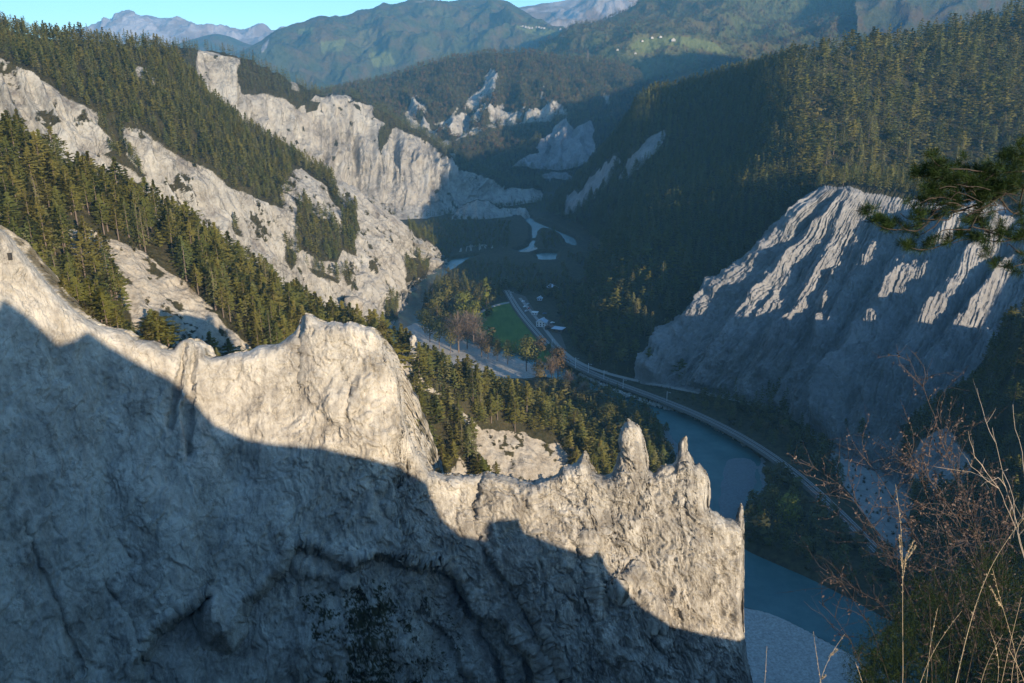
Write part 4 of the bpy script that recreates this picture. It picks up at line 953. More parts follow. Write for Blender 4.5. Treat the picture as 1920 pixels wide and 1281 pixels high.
L_pine = leaf_material('pine_needles', (.085, .098, .025), (.125, .12, .026), (.15, .132, .034))
L_spruce = leaf_material('spruce_needles', (.10, .12, .04), (.14, .145, .05), (.165, .15, .06))
L_aut = leaf_material('autumn_leaves', (.15, .115, .035), (.12, .12, .03), (.14, .09, .04))
L_yel = leaf_material('yellow_leaves', (.20, .20, .035), (.17, .19, .035), (.20, .17, .04))
L_bare = leaf_material('bare_twigs', (.21, .155, .115), (.19, .14, .10), (.17, .13, .10))
L_shr = leaf_material('shrub_leaves', (.085, .075, .03), (.10, .085, .035), (.07, .075, .03))
M_bark = plain('bark', (.13, .10, .08), .95, 8, .4)
for me_ in (): pass
def with_mat(me, *ms):
    for m in ms: me.materials.append(m)
    return me
NEARP = [with_mat(conifer(s, 'pine', 62, 11, .030), L_pine) for s in (1, 2, 3, 4)]
NEARS = [with_mat(conifer(s, 'spruce', 70, 8, .030), L_spruce) for s in (11, 12, 13)]
TRK = [with_mat(cone_trunk(.97, .014, 6, .02, s), M_bark) for s in (1, 2)]
MIDP = [with_mat(conifer(s, 'pine', 26, 5, .052), L_pine) for s in (21, 22, 23)]
MIDS = [with_mat(conifer(s, 'spruce', 28, 5, .046), L_spruce) for s in (31, 32, 33)]
L_far = leaf_material('far_needles', (.10, .125, .05), (.12, .13, .05), (.12, .11, .05))
FARS = [with_mat(conifer(s, 'spruce', 13, 2, .075), L_far) for s in (41, 42)]
L_fara = leaf_material('far_autumn', (.15, .11, .05), (.16, .10, .05), (.13, .11, .05))
FARA = [with_mat(broadleaf(51, 60, .09), L_fara)]
BRD = {'leaf': [with_mat(broadleaf(s, 900, .034), L_aut) for s in (61, 62)], 'yellow': [with_mat(broadleaf(63, 900, .032), L_yel)], 'bare': [with_mat(twiggy(64), L_bare), with_mat(twiggy(65), L_bare)],
       'ivy': [with_mat(broadleaf(66, 900, .03, .04, column=True), L_yel)], 'shrub': [with_mat(broadleaf(67, 400, .06, .05, .36), L_shr)], 'green': [with_mat(broadleaf(68, 900, .034), L_pine)]}
MIDB = [with_mat(broadleaf(s, 160, .065), L_aut) for s in (71, 72)]
MIDSH = [with_mat(broadleaf(73, 90, .11, .0, .4), L_shr)]

class Spots:
    def __init__(s): s.p = []; s.h = []; s.k = []; s.zone = []
RNG = np.random.RandomState(3)
def scatter(P, mask, cell, hlo, hhi, kinds, probs, frame=(-120, 2040, -60, 1400), dens=1.0):
    """one tree per cell of a jittered horizontal grid wherever mask holds"""
    idx = np.argwhere(mask); px, py = proj(P); ok = (px > frame[0]) & (px < frame[1]) & (py > frame[2]) & (py < frame[3])
    idx = idx[ok[idx[:, 0], idx[:, 1]]]
    # subdivide: jitter within the grid cell to reach the wanted density
    rep = []; nv, nu = P.shape[:2]
    idx = idx[(idx[:, 0] < nv - 1) & (idx[:, 1] < nu - 1)]
    A = np.linalg.norm(np.cross(P[idx[:, 0] + 1, idx[:, 1]] - P[idx[:, 0], idx[:, 1]], P[idx[:, 0], idx[:, 1] + 1] - P[idx[:, 0], idx[:, 1]]), axis=1)
    m = 5.0 * A / cell ** 2; n = np.floor(m + RNG.rand(len(m))).astype(int); idx = np.repeat(idx, n, 0)
    if not len(idx): return np.zeros((0, 3)), np.zeros(0), np.zeros(0, int)
    a = RNG.rand(len(idx))[:, None]; b = RNG.rand(len(idx))[:, None]; i, j = idx[:, 0], idx[:, 1]
    Q = (P[i, j] * (1 - a) + P[i + 1, j] * a) * (1 - b) + (P[i, j + 1] * (1 - a) + P[i + 1, j + 1] * a) * b
    o = RNG.permutation(len(Q)); Q = Q[o]
    key = np.floor(Q / cell).astype(np.int64); kk = key[:, 0] * 73856093 ^ key[:, 1] * 19349663 ^ key[:, 2] * 83492791
    _, first = np.unique(kk, return_index=True); Q = Q[first]
    if dens < 1: Q = Q[RNG.rand(len(Q)) < dens]
    h = hlo + (hhi - hlo) * RNG.beta(2.2, 2.2, len(Q)); k = RNG.choice(kinds, len(Q), p=probs)
    return Q, h, k
ZONES = {}
def inframe(P, m=70):
    px, py = proj(P); return (px > -m) & (px < 1920 + m) & (py > -m - 40) & (py < 1400)
def zone(name, P, mask, *a, **k): ZONES[name] = scatter(P, mask, *a, **k)
# kinds: 0 pine, 1 spruce, 2 autumn broadleaf, 3 shrub
CLEAR = [[(845,468),(960,466),(965,480),(930,490),(880,494),(850,500)],[(1030,412),(1078,422),(1135,462),(1118,492),(1088,484),(1060,470)],[(958,398),(1012,398),(1012,432),(1012,500),(990,505),(955,498)],[(1000,470),(1052,470),(1052,512),(1000,512)],[(1000,405),(1060,425),(1100,462),(1095,485),(1062,478),(1052,445)]]
V_, N1 = NEARV, fbm(NEAR * .06 + 2, 3)
px, py = proj(NEAR)
nm = ((V_[:, None] > 1.0) & (V_[:, None] < 6.5)) & ~NEARR
zone('near ridge', NEAR, nm, 6.4, 7, 22, [0, 1], [.85, .15])
zone('near scree', NEAR, ((V_[:, None] > 1.5) & (V_[:, None] < 5)) & NEARR & (N1 > .15), 6, 1.2, 4, [0, 3], [.3, .7], dens=.4)
mm = (MIDV[:, None] > .9) & (MIDV[:, None] < 6.7)
zone('middle ridge', MID, mm & MIDG, 6.6, 8, 18, [0, 1], [.5, .5])
zone('middle scrub', MID, mm & ~MIDG & (fbm(MID * .05 + 7, 3) > .36), 6.0, 2, 6, [0, 3], [.5, .5], dens=.7)
zone('far cliff', FAR, (FARV[:, None] > 1) & (FARV[:, None] < 5.9) & ~FARR, 9, 10, 19, [1, 0], [.6, .4])
zone('middle hill', HILL, (HILLV[:, None] > .8) & (HILLV[:, None] < 4.6) & ~HILLR, 13, 14, 24, [1, 2], [.72, .28])
zone('gorge', GOR, (GORV[:, None] > .8) & ~GORR, 11, 12, 20, [1], [1.0])
rp, rq = proj(RIGHT)
rm = (RIGHTV[:, None] > 1) & (RIGHTV[:, None] < 5.4) & ~RIGHTR & ~region(CLEAR, RIGHT)
nearm = RIGHT[..., 1] < 820
sunny = (rp > 1470 + .12 * (rq - 100)) | ((rp > 1090) & (rp < 1290) & (rq > 470)) 
zone('right slope', RIGHT, rm & nearm & sunny, 13.0, 13, 29, [0, 1, 2], [.42, .46, .12])
zone('right slope far', RIGHT, rm & ~nearm & sunny, 14.5, 14, 31, [0, 1, 2], [.4, .48, .12])
zone('shaded slope', RIGHT, rm & ~sunny, 8.4, 14, 20, [0, 1], [.3, .7])
zone('slope scrub', RIGHT, rm & sunny, 12, 3, 7, [2, 3, 1], [.35, .25, .4])
bp, bq = proj(BAD)
zone('cliff top', BAD, (BADV[:, None] > 4.1) & (BADV[:, None] < 6) & (BAD[..., 2] > 60), 7.5, 8, 20, [0, 1], [.55, .45])
zone('flank', FLANK, (FLANKV[:, None] > 1) & (FLANKV[:, None] < 5.6) & ~FLANKR, 7, 7, 14, [0, 1, 2], [.5, .3, .2])
def tz(P, V, name):
    pass
hp, hq = proj(MTH[0])
tm = region([[(1180,92),(1190,78),(1210,70),(1260,68),(1300,72),(1340,82),(1362,100),(1350,104),(1310,92),(1260,86),(1240,88),(1225,100),(1200,98)],[(1128,106),(1160,107),(1160,112),(1130,113)]], MTH[0], 2, .01)
zone('terrace', MTH[0], ~tm & (MTH[1][:, None] > .8) & (MTH[1][:, None] < 3.9), 19, 15, 26, [1, 2], [.75, .25], frame=(980, 1720, -20, 260))
# valley floor woods
gpx, gpy = proj(GP)
woods = [[(795,572),(812,520),(840,512),(870,545),(878,580),(880,600),(875,640),(840,636),(800,605)],[(845,512),(880,495),(1000,492),(1060,500),(1090,560),(1030,560),(985,550),(950,560),(925,570),(895,590),(880,570)],
         [(640,478),(810,415),(850,412),(985,420),(985,440),(960,462),(930,468),(860,475),(830,495),(780,500)],[(1016,436),(1036,432),(1054,450),(1058,464),(1014,466)],[(760,372),(1060,372),(1060,400),(990,405),(860,402),(780,412)],
         [(860,640),(1045,700),(1060,695),(1045,678),(1020,676),(940,650),(895,628)],[(1060,545),(1090,560),(1120,640),(1110,690),(1080,660),(1050,600),(1040,560)],[(1060,710),(1150,750),(1200,768),(1243,800),(1262,880),(1300,960),(1280,1060),(1150,1000),(1050,860),(990,740)],
         [(1436,870),(1470,870),(1540,930),(1600,990),(1700,1080),(1750,1180),(1620,1125),(1500,1068),(1400,1028),(1390,990),(1425,930)],[(1320,748),(1400,752),(1480,790),(1555,840),(1600,900),(1560,930),(1480,860),(1390,808),(1290,762)],[(1090,458),(1110,480),(1110,520),(1060,480)]]
wm = region(woods, GP, 5, .03) & ~region(CLEAR, GP) & ~G_RIV & ~G_GR & ~G_ME & ~G_SC
farw = GP[..., 1] > 900
rail2 = np.c_[RL[:, 0], RL[:, 1]]; dr = pdist([tuple(p) for p in rail2[::4]], GP[..., 0], GP[..., 1]) > 9
zone('valley wood', GP, wm & ~farw & dr, 7.0, 7, 15, [2, 1, 0, 3], [.45, .3, .1, .15])
zone('valley wood far', GP, wm & farw, 8.0, 6, 12, [2, 1], [.3, .7])
zone('bank scrub', GP, dr & ~G_RIV & ~G_GR & ~G_ME & ~wm & (GP[..., 2] > 1.5) & (gpx > 1150), 6, 1.0, 3.0, [3], [1.0], dens=.8)

def tree_col(name, meshes):
    c = bpy.data.collections.new(name)
    for i, m in enumerate(meshes):
        o = bpy.data.objects.new(name + '_%02d' % i, m); c.objects.link(o)
    return c
COLS = {('p', 'mid'): tree_col('pine_kit', MIDP), ('s', 'mid'): tree_col('spruce_kit', MIDS), ('s', 'far'): tree_col('far_kit', FARS), ('b', 'mid'): tree_col('broadleaf_kit', MIDB), ('b', 'far'): tree_col('far_broadleaf_kit', FARA), ('h', 'mid'): tree_col('shrub_kit', MIDSH)}
def instancer(name, groups, label, wide=1.0):
    """one object: vertices carrying rotation and size, trees instanced on them. groups: list of (collection, points, heights)"""
    allP = np.concatenate([g[1] for g in groups]); me = bpy.data.meshes.new(name); me.vertices.add(len(allP)); me.vertices.foreach_set('co', allP.astype(np.float32).ravel())
    hh = np.concatenate([g[2] for g in groups]); gi = np.concatenate([np.full(len(g[1]), i) for i, g in enumerate(groups)])
    ww = RNG.uniform(.85, 1.3, len(hh)) * wide
    for nm_, arr in (('hgt', hh), ('wid', hh * ww), ('rot', RNG.uniform(0, 6.28, len(hh))), ('grp', gi), ('pick', RNG.randint(0, 60, len(hh)))):
        at = me.attributes.new(nm_, 'FLOAT', 'POINT'); at.data.foreach_set('value', arr.astype(np.float32))
    o = bpy.data.objects.new(name, me); COL.objects.link(o); tag(o, label, kind='stuff')
    ng = bpy.data.node_groups.new(name, 'GeometryNodeTree'); ng.interface.new_socket('Geometry', in_out='INPUT', socket_type='NodeSocketGeometry'); ng.interface.new_socket('Geometry', in_out='OUTPUT', socket_type='NodeSocketGeometry')
    nn = ng.nodes; lk = ng.links; gin = nn.new('NodeGroupInput'); gout = nn.new('NodeGroupOutput'); jn = nn.new('GeometryNodeJoinGeometry')
    def A(n_):
        x = nn.new('GeometryNodeInputNamedAttribute'); x.data_type = 'FLOAT'; x.inputs['Name'].default_value = n_; return x.outputs['Attribute']
    for i, g in enumerate(groups):
        ci = nn.new('GeometryNodeCollectionInfo'); ci.inputs['Collection'].default_value = g[0]; ci.inputs['Separate Children'].default_value = True; ci.inputs['Reset Children'].default_value = True
        ip = nn.new('GeometryNodeInstanceOnPoints'); ip.inputs['Pick Instance'].default_value = True
        cmp_ = nn.new('FunctionNodeCompare'); cmp_.data_type = 'FLOAT'; cmp_.operation = 'EQUAL'; cmp_.inputs['Epsilon'].default_value = .1
        lk.new(A('grp'), cmp_.inputs[0]); cmp_.inputs[1].default_value = float(i)
        lk.new(gin.outputs[0], ip.inputs['Points']); lk.new(cmp_.outputs[0], ip.inputs['Selection']); lk.new(ci.outputs[0], ip.inputs['Instance'])
        lk.new(A('pick'), ip.inputs['Instance Index'])
        cx = nn.new('ShaderNodeCombineXYZ'); lk.new(A('rot'), cx.inputs[2]); lk.new(cx.outputs[0], ip.inputs['Rotation'])
        cs = nn.new('ShaderNodeCombineXYZ'); w_ = A('wid'); lk.new(w_, cs.inputs[0]); lk.new(w_, cs.inputs[1]); lk.new(A('hgt'), cs.inputs[2]); lk.new(cs.outputs[0], ip.inputs['Scale'])
        lk.new(ip.outputs[0], jn.inputs[0])
    lk.new(jn.outputs[0], gout.inputs[0])
    md = o.modifiers.new('trees', 'NODES'); md.node_group = ng
    return o
# ---- single trees: the ones that show largest
def visible_size(Q, h):
    px, py = proj(Q); d = np.linalg.norm(Q - [0, 0, H], axis=1)
    ok = (px > 0) & (px < 1920) & (py > 20) & (py < 1281); return np.where(ok, h / d, 0)
from mathutils.bvhtree import BVHTree
def occluder():
    bv = []
    for P in (WALL[::6, ::6], NEAR[::8, ::8], MID[::8, ::8], BAD[::10, ::10], FLANK[::6, ::6]):
        nv, nu = P.shape[:2]; idx = np.arange(nv * nu).reshape(nv, nu); Fq = np.stack([idx[:-1, :-1], idx[:-1, 1:], idx[1:, 1:], idx[1:, :-1]], -1).reshape(-1, 4)
        bv.append(BVHTree.FromPolygons(P.reshape(-1, 3).tolist(), Fq.tolist()))
    return bv
OCC = occluder()
from mathutils import Vector
def seen(p, h, frac=.7):
    a = Vector((0, 0, H)); b = Vector((p[0], p[1], p[2] + h * frac)); d = b - a; L = d.length; d.normalize()
    for bv in OCC:
        r = bv.ray_cast(a, d, L - 3)
        if r[0] is not None: return False
    return True
def pick(Q, h, k, want, n):
    s = np.where(np.isin(k, want), visible_size(Q, h), 0); o = np.argsort(-s); out = []
    for i in o:
        if len(out) >= n or s[i] <= 0: break
        if seen(Q[i], h[i]): out.append(i)
    m = np.zeros(len(Q), bool); m[out] = True; return m
def make_tree(name, label, cat, group, trunk, crown, parent=None):
    root = bpy.data.objects.new(name, None); COL.objects.link(root); tag(root, label, cat, group)
    for nm_, me in (('trunk', trunk), ('crown', crown)):
        o = bpy.data.objects.new(nm_, me); COL.objects.link(o); o.parent = root
    return root
def copy_thing(src, loc, rot, scl, label=None, group=None):
    r = src.copy(); COL.objects.link(r); r.location = loc; r.rotation_euler = (0, 0, rot); r.scale = scl
    if label: r['label'] = label
    if group: r['group'] = group
    for ch in src.children:
        c = ch.copy(); COL.objects.link(c); c.parent = r
    return r
SRC = {}
def plant(kind, crowns, name, cat, loc, h, label, group, wide=1.0, idx=None):
    i = idx if idx is not None else RNG.randint(len(crowns)); key = (kind, i)
    rot = RNG.uniform(0, 6.28); w = h * RNG.uniform(1.0, 1.5) * wide
    if key not in SRC:
        o = make_tree(name, label, cat, group, TRK[i % 2], crowns[i]); o.location = loc; o.rotation_euler = (0, 0, rot); o.scale = (w, w, h); SRC[key] = o; return o
    o = copy_thing(SRC[key], loc, rot, (w, w, h), label, group)
    if group is None and 'group' in o: del o['group']
    return o
#@@ZONETREES
cand = [('near ridge', [0], 'pine_tree', 'pine', NEARP, 240), ('near ridge', [1], 'spruce_tree', 'spruce', NEARS, 40), ('right slope', [1], 'spruce_tree', 'spruce', NEARS, 110), ('flank', [0], 'pine_tree', 'pine', NEARP, 45), ('cliff top', [1], 'spruce_tree', 'spruce', NEARS, 30)]
LBL = {('near ridge', 0): ('olive green pine in the wood on the ridge directly behind the pale rock wall', 'pines on the ridge behind the rock wall'), ('near ridge', 1): ('dark spruce among the pines on the ridge directly behind the pale rock wall', 'spruces on the ridge behind the rock wall'),
       ('right slope', 1): ('narrow sun-tipped spruce on the shaded slope above the railway', 'spruces on the slope above the railway'), ('flank', 0): ('pine on the steep flank at the right edge beside the grey gullied cliff', 'pines on the steep right flank'),
       ('cliff top', 1): ('spruce standing along the top of the grey gullied cliff', 'spruces on the rim of the gullied cliff')}
used = {}
for zn, want, nm_, cat, crowns, n in cand:
    Q, h, k = ZONES[zn]; m = pick(Q, h, k, want, n); used[zn] = used.get(zn, np.zeros(len(Q), bool)) | m
    lab, grp = LBL[(zn, want[0])]
    for i in np.where(m)[0]:
        plant(nm_, crowns, nm_, cat, Q[i] - [0, 0, .2], h[i], lab, grp)
FL = {'near ridge': 'rest of the pine wood on the near ridge', 'near scree': 'low bushes scattered on the pale scree', 'middle ridge': 'pine forest above the long white cliffs', 'middle scrub': 'scrub clinging to the white cliffs', 'far cliff': 'forest along the rim of the far cliff',
      'middle hill': 'mixed forest covering the middle hill', 'shaded slope': 'dark forest on the shaded part of the right-hand slope', 'slope scrub': 'lower bushes and young trees under the sunlit spruces', 'gorge': 'dark forest deep in the gorge', 'right slope': 'forest on the lower right-hand slope', 'right slope far': 'forest on the upper right-hand slope', 'cliff top': 'trees behind the rim of the gullied cliff',
      'flank': 'trees and scrub on the steep right flank', 'terrace': 'forest around the sunny terrace', 'valley wood': 'mixed wood on the valley floor', 'valley wood far': 'dark wood on the far valley floor', 'bank scrub': 'low scrub along the railway and river bank'}
FARZ = {'far cliff', 'middle hill', 'gorge', 'terrace', 'right slope far', 'valley wood far'}
for zn, (Q, h, k) in ZONES.items():
    keep = ~used.get(zn, np.zeros(len(Q), bool)); Q, h, k = Q[keep], h[keep], k[keep]; q = 'far' if zn in {'middle hill', 'gorge', 'terrace', 'far cliff'} else 'mid'
    gs = []
    for kk, cn in ((0, ('p', 'mid') if q == 'mid' else ('s', 'far')), (1, ('s', q)), (2, ('b', q)), (3, ('h', 'mid'))):
        s_ = k == kk
        if s_.any(): gs.append((COLS[cn], Q[s_] - [0, 0, .25], h[s_] * (1 if kk != 2 else .8)))
    if gs: instancer('scrub' if 'scr' in zn else 'forest', gs, FL[zn], 1.3 if zn in ('right slope', 'right slope far') else 1.12)
print('TREES', {z: len(v[0]) for z, v in ZONES.items()})

# ================================================================ BUILT THINGS AND SINGLE OBJECTS
def tube(points, radii, seg=6):
    P_ = np.array(points, float); n = len(P_); T = np.gradient(P_, axis=0); T /= np.linalg.norm(T, axis=1)[:, None] + 1e-12
    ref = np.array([.3, .9, .31]); A_ = np.cross(T, ref); A_ /= np.linalg.norm(A_, axis=1)[:, None] + 1e-12; B_ = np.cross(T, A_)
    a = np.arange(seg) * 2 * pi / seg; R = np.broadcast_to(np.asarray(radii, float), (n,))
    V = P_[:, None] + R[:, None, None] * (A_[:, None] * np.cos(a)[None, :, None] + B_[:, None] * np.sin(a)[None, :, None])
    idx = np.arange(n * seg).reshape(n, seg); nx = np.roll(idx, -1, 1)
    Fq = np.stack([idx[:-1], nx[:-1], nx[1:], idx[1:]], -1).reshape(-1, 4)
    return V.reshape(-1, 3), Fq
class Acc:
    def __init__(s): s.V = []; s.F = []; s.n = 0
    def add(s, V, Fq): s.V.append(np.asarray(V, float)); s.F.append(np.asarray(Fq) + s.n); s.n += len(V)
    def box(s, c, sx, sy, sz, rz=0.0):
        x, y, z = sx / 2, sy / 2, sz / 2
        V = np.array([(i, j, k) for i in (-x, x) for j in (-y, y) for k in (-z, z)]); ca, sa = cos(rz), sin(rz)
        V = np.stack([V[:, 0] * ca - V[:, 1] * sa, V[:, 0] * sa + V[:, 1] * ca, V[:, 2]], -1) + np.array(c)
        s.add(V, [[0, 1, 3, 2], [4, 6, 7, 5], [0, 4, 5, 1], [2, 3, 7, 6], [0, 2, 6, 4], [1, 5, 7, 3]])
    def build(s, name, mat, parent=None, smooth_=False):
        return link(name, raw_mesh(name, np.concatenate(s.V), np.concatenate(s.F), smooth_), mat, parent)
M_white = plain('white_render', (.68, .66, .62), .9, .8, .08); M_wood = plain('dark_timber', (.12, .085, .06), .9, 1.5, .25); M_red = plain('old_roof', (.20, .13, .10), .9, 1.2, .25)
M_blue = plain('blue_grey_roof', (.42, .47, .52), .6, 1.0, .1); M_glass = plain('dark_glass', (.03, .035, .04), .2, 1, .1); M_metal = plain('galvanised_steel', (.48, .48, .47), .5, 2, .1)
M_dark = plain('dark_metal', (.035, .033, .03), .7, 4, .2); M_car = [plain('car_paint_' + n, c, .35, 3, .03) for n, c in (('white', (.7, .7, .7)), ('silver', (.42, .44, .46)), ('red', (.3, .05, .04)), ('blue', (.05, .1, .2)))]
M_tyre = plain('tyre_rubber', (.02, .02, .02), .9, 5, .1)
def at(root, o): o.parent = root; return o
def empty(name, loc, rz, label, cat, group=None):
    e = bpy.data.objects.new(name, None); COL.objects.link(e); e.location = loc; e.rotation_euler = (0, 0, rz); tag(e, label, cat, group); return e
def house(name, loc, rz, w, d, h, rh, wall, roof, label, cat='house', group=None, win=3, flat=False, detail=True):
    r = empty(name, loc, rz, label, cat, group)
    a = Acc(); a.box((0, 0, h / 2), w, d, h)
    if not flat:   # gable ends
        V = [(-w / 2, -d / 2, h), (w / 2, -d / 2, h), (0, -d / 2, h + rh * .96), (-w / 2, d / 2, h), (w / 2, d / 2, h), (0, d / 2, h + rh * .96)]
        a.add(V, [[0, 1, 2, 2], [4, 3, 5, 5]]) if False else None
    ob = a.build('wall', wall, r)
    if not flat:
        g = bpy.data.meshes.new('gable'); g.from_pydata([(-w / 2, -d / 2 + .02, h), (w / 2, -d / 2 + .02, h), (0, -d / 2 + .02, h + rh), (-w / 2, d / 2 - .02, h), (w / 2, d / 2 - .02, h), (0, d / 2 - .02, h + rh)], [], [(0, 1, 2), (4, 3, 5)]); link('gable', g, wall, r)
        e = .7; t = .18; V = []; Fq = []
        for sx in (-1, 1):
            x0 = sx * (w / 2 + e); z0 = h - e * rh / (w / 2); n = len(V)
            V += [(x0, -d / 2 - e, z0), (x0, d / 2 + e, z0), (0, d / 2 + e, h + rh), (0, -d / 2 - e, h + rh), (x0, -d / 2 - e, z0 + t), (x0, d / 2 + e, z0 + t), (0, d / 2 + e, h + rh + t), (0, -d / 2 - e, h + rh + t)]
            Fq += [tuple(n + q for q in f) for f in ((0, 1, 2, 3), (4, 5, 6, 7), (0, 1, 5, 4), (0, 3, 7, 4), (1, 2, 6, 5))]
        m = bpy.data.meshes.new('roof'); m.from_pydata(V, [], Fq); rf = link('roof', m, roof, r)
        if detail: c = Acc(); c.box((w * .18, d * .2, h + rh + .3), .8, .8, 1.6); c.build('chimney', wall, rf)
    else:
        c = Acc(); c.box((0, 0, h + .17), w + 1.2, d + 1.2, .3); c.build('roof', roof, r)
    if detail:
        for k in range(win):
            for zz in ([h * .32, h * .76] if h > 4 else [h * .55]):
                x = -w / 2 + w * (k + .5) / win; c = Acc(); c.box((x, -d / 2 - .04, zz), w / win * .38, .08, 1.2); c.build('window', M_glass, r)
        c = Acc(); c.box((w * .5 + .04, 0, 1.05), .08, 1.1, 2.1); c.build('door', M_wood, r)
    return r
def G(px, py, z=5.5): return WZ(px, py, z)
house('station_house', G(1016, 611), -.35, 9, 8, 4.6, 2.6, M_white, M_blue, 'white gabled house facing the viewer beside the railway station yard')
house('shed', G(1047, 622), -.45, 10, 8, 3.4, 0, M_wood, M_blue, 'low shed with a wide pale blue flat roof at the near end of the yard', 'shed', flat=True, win=2)
house('hut', G(1003, 590), -.3, 5.5, 4, 2.6, 0, M_white, M_white, 'small pale flat-roofed hut in the middle of the station yard', 'hut', flat=True, win=2)
house('hut', G(1012, 563), -.2, 5, 4, 2.6, 1.2, M_blue, M_blue, 'small blue grey hut under the trees behind the station yard', 'hut', win=2)
house('cottage', G(1036, 545), .5, 9, 8, 4.2, 3.0, M_red, M_blue, 'shaded cottage at the foot of the forest slope above the yard', 'house')
house('barn', G(1030, 618), -.4, 7, 5, 3.2, 1.6, M_wood, M_red, 'brown timber barn between the white house and the blue roofed shed', 'barn', win=1)
def car(loc, rz, mat, label):
    r = empty('parked_car', loc, rz, label, 'car', 'cars parked at the station')
    V = []; prof = [(-2.1, .35), (-2.1, .85), (-1.5, .95), (-1.0, 1.42), (.6, 1.42), (1.15, .95), (2.05, .82), (2.1, .35)]
    for y in (-.85, .85):
        for x, z in prof: V.append((x, y * (.82 if z > 1.2 else 1), z))
    n = len(prof); m = bpy.data.meshes.new('body'); m.from_pydata(V, [], [tuple(range(n)), tuple(range(2 * n - 1, n - 1, -1))] + [(i, i + n, (i + 1) % n + n, (i + 1) % n) for i in range(n)]); link('body', m, mat, r)
    c = Acc(); c.box((-.2, 0, 1.17), 1.75, 1.58, .32); c.build('window', M_glass, r)
    for x in (-1.3, 1.3):
        for y in (-.86, .86):
            c = Acc(); Vt, Ft = tube([(x, y - .1, .32), (x, y + .1, .32)], .32, 10); c.add(Vt, Ft); c.build('wheel', M_tyre, r)
    return r
for (a_, b_, rz, mi, lb) in ((981, 566, .8, 0, 'white car parked farthest back beside the rails'), (990, 571, 1.0, 1, 'silver car parked second from the far end of the station yard'), (984, 576, .9, 0, 'white car parked close to the rails in the middle of the row'), (992, 579, 1.2, 2, 'red car among the cars parked in the station yard'),
                           (987, 584, .8, 1, 'silver car parked nearest to the small pale hut'), (1036, 606, .3, 0, 'white car parked between the gabled house and the forest edge'), (1021, 589, .2, 3, 'blue car parked beside the hut against the trees')):
    car(G(a_, b_, 5.52), rz, M_car[mi], lb)
def mast(base, h, rz, label, arm=True):
    r = empty('railway_mast', base, rz, label, 'mast', 'masts along the railway')
    c = Acc(); c.box((0, 0, h / 2), .34, .34, h); c.box((0, 0, .25), .8, .8, .5); c.build('pole', M_metal, r)
    if arm:
        c = Acc(); c.box((1.6, 0, h - 1.2), 3.2, .12, .12); V, Fq = tube([(0, 0, h - .1), (3.0, 0, h - 1.2)], .05, 4); c.add(V, Fq); c.box((2.6, 0, h - 1.5), .12, .12, .5); c.build('bracket', M_metal, r)
    return r
for i, (a_, b_, hh, lb) in enumerate(((1035, 655, 9.5, 'tall railway mast at the edge of the green meadow'), (1079, 690, 9, 'railway mast where the road meets the tracks beyond the pink bare tree'), (1103, 700, 8.5, 'second railway mast from the meadow along the curve'), (1132, 712, 8, 'railway mast halfway round the curve below the sunlit spruces'),
                                      (1168, 728, 7.5, 'railway mast in the grass strip before the grey cliff foot'), (958, 560, 8, 'railway mast at the far top corner of the meadow'), (1250, 752, 7.5, 'railway mast above the riprap bank'))):
    mast(G(a_, b_, 5.6), hh, .3 + 2.2 * 0, lb)
# power pylon on the middle hill
M_lat = plain('weathered_steel', (.16, .14, .12), .8, 2, .1)
def surf(P, px, py):
    a, b = proj(P); k = np.argmin(np.hypot(a - px, b - py) + 0 * a); return P.reshape(-1, 3)[k].copy()
b0 = surf(HILL, 1102, 116); py_r = empty('pylon', b0, .4, 'thin lattice power pylon on the skyline of the middle hill', 'pylon')
c = Acc()
for sx in (-1, 1):
    for sy in (-1, 1): V, Fq = tube([(sx * 3, sy * 3, 0), (sx * .5, sy * .5, 34)], .35, 4); c.add(V, Fq)
for k in range(6):
    z = k * 5.6; w = 3 - z / 34 * 2.5; w2 = 3 - (z + 5.6) / 34 * 2.5
    for a_, b_ in (((-w, -w), (w2, -w2)), ((w, -w), (-w2, -w2)), ((-w, w), (w2, w2)), ((w, w), (-w2, w2))): V, Fq = tube([(a_[0], a_[1], z), (b_[0], b_[1], z + 5.6)], .22, 4); c.add(V, Fq)
c.build('lattice', M_lat, py_r); c = Acc(); c.box((0, 0, 26), 12, .6, .6); c.box((0, 0, 31), 8, .6, .6); c.build('crossarm', M_lat, py_r)
M_ham = plain('farmhouse_render', (.42, .40, .36), .9, .8, .08)
# hamlet on the terrace, village on the far mountain
for (a_, b_, rz, s_, lb) in ((1222, 73, .2, 1, 'farmhouse at the upper left of the sunny terrace'), (1233, 67, .5, 1.1, 'white farmhouse highest on the terrace meadow beside the trees'), (1238, 73, .1, 1, 'barn just below the highest white farmhouse'), (1262, 78, 0, 1.5, 'long pale farmhouse at the front edge of the terrace meadow'),
                             (1204, 79, .4, .9, 'small white hut alone in the terrace meadow'), (1191, 77, .4, .7, 'tiny hut near the left end of the terrace meadow'), (1158, 95, .2, .9, 'house among trees at the lower left of the terrace'), (1184, 102, .3, 1, 'left house of the pair below the terrace'), (1190, 101, .1, .9, 'right house of the pair below the terrace'),
                             (1350, 103, .1, 1.1, 'pale building at the right tip of the terrace meadow')):
    p_ = surf(MTH[0], a_, b_); house('farmhouse', p_, rz, 10 * s_, 9 * s_, 5 * s_, 3.2 * s_, M_ham, M_red, lb, 'house', 'houses of the hamlet on the terrace', detail=False)
RN2 = np.random.RandomState(8)
M_pale_h = plain('weathered_render', (.36, .34, .31), .9, .8, .08)
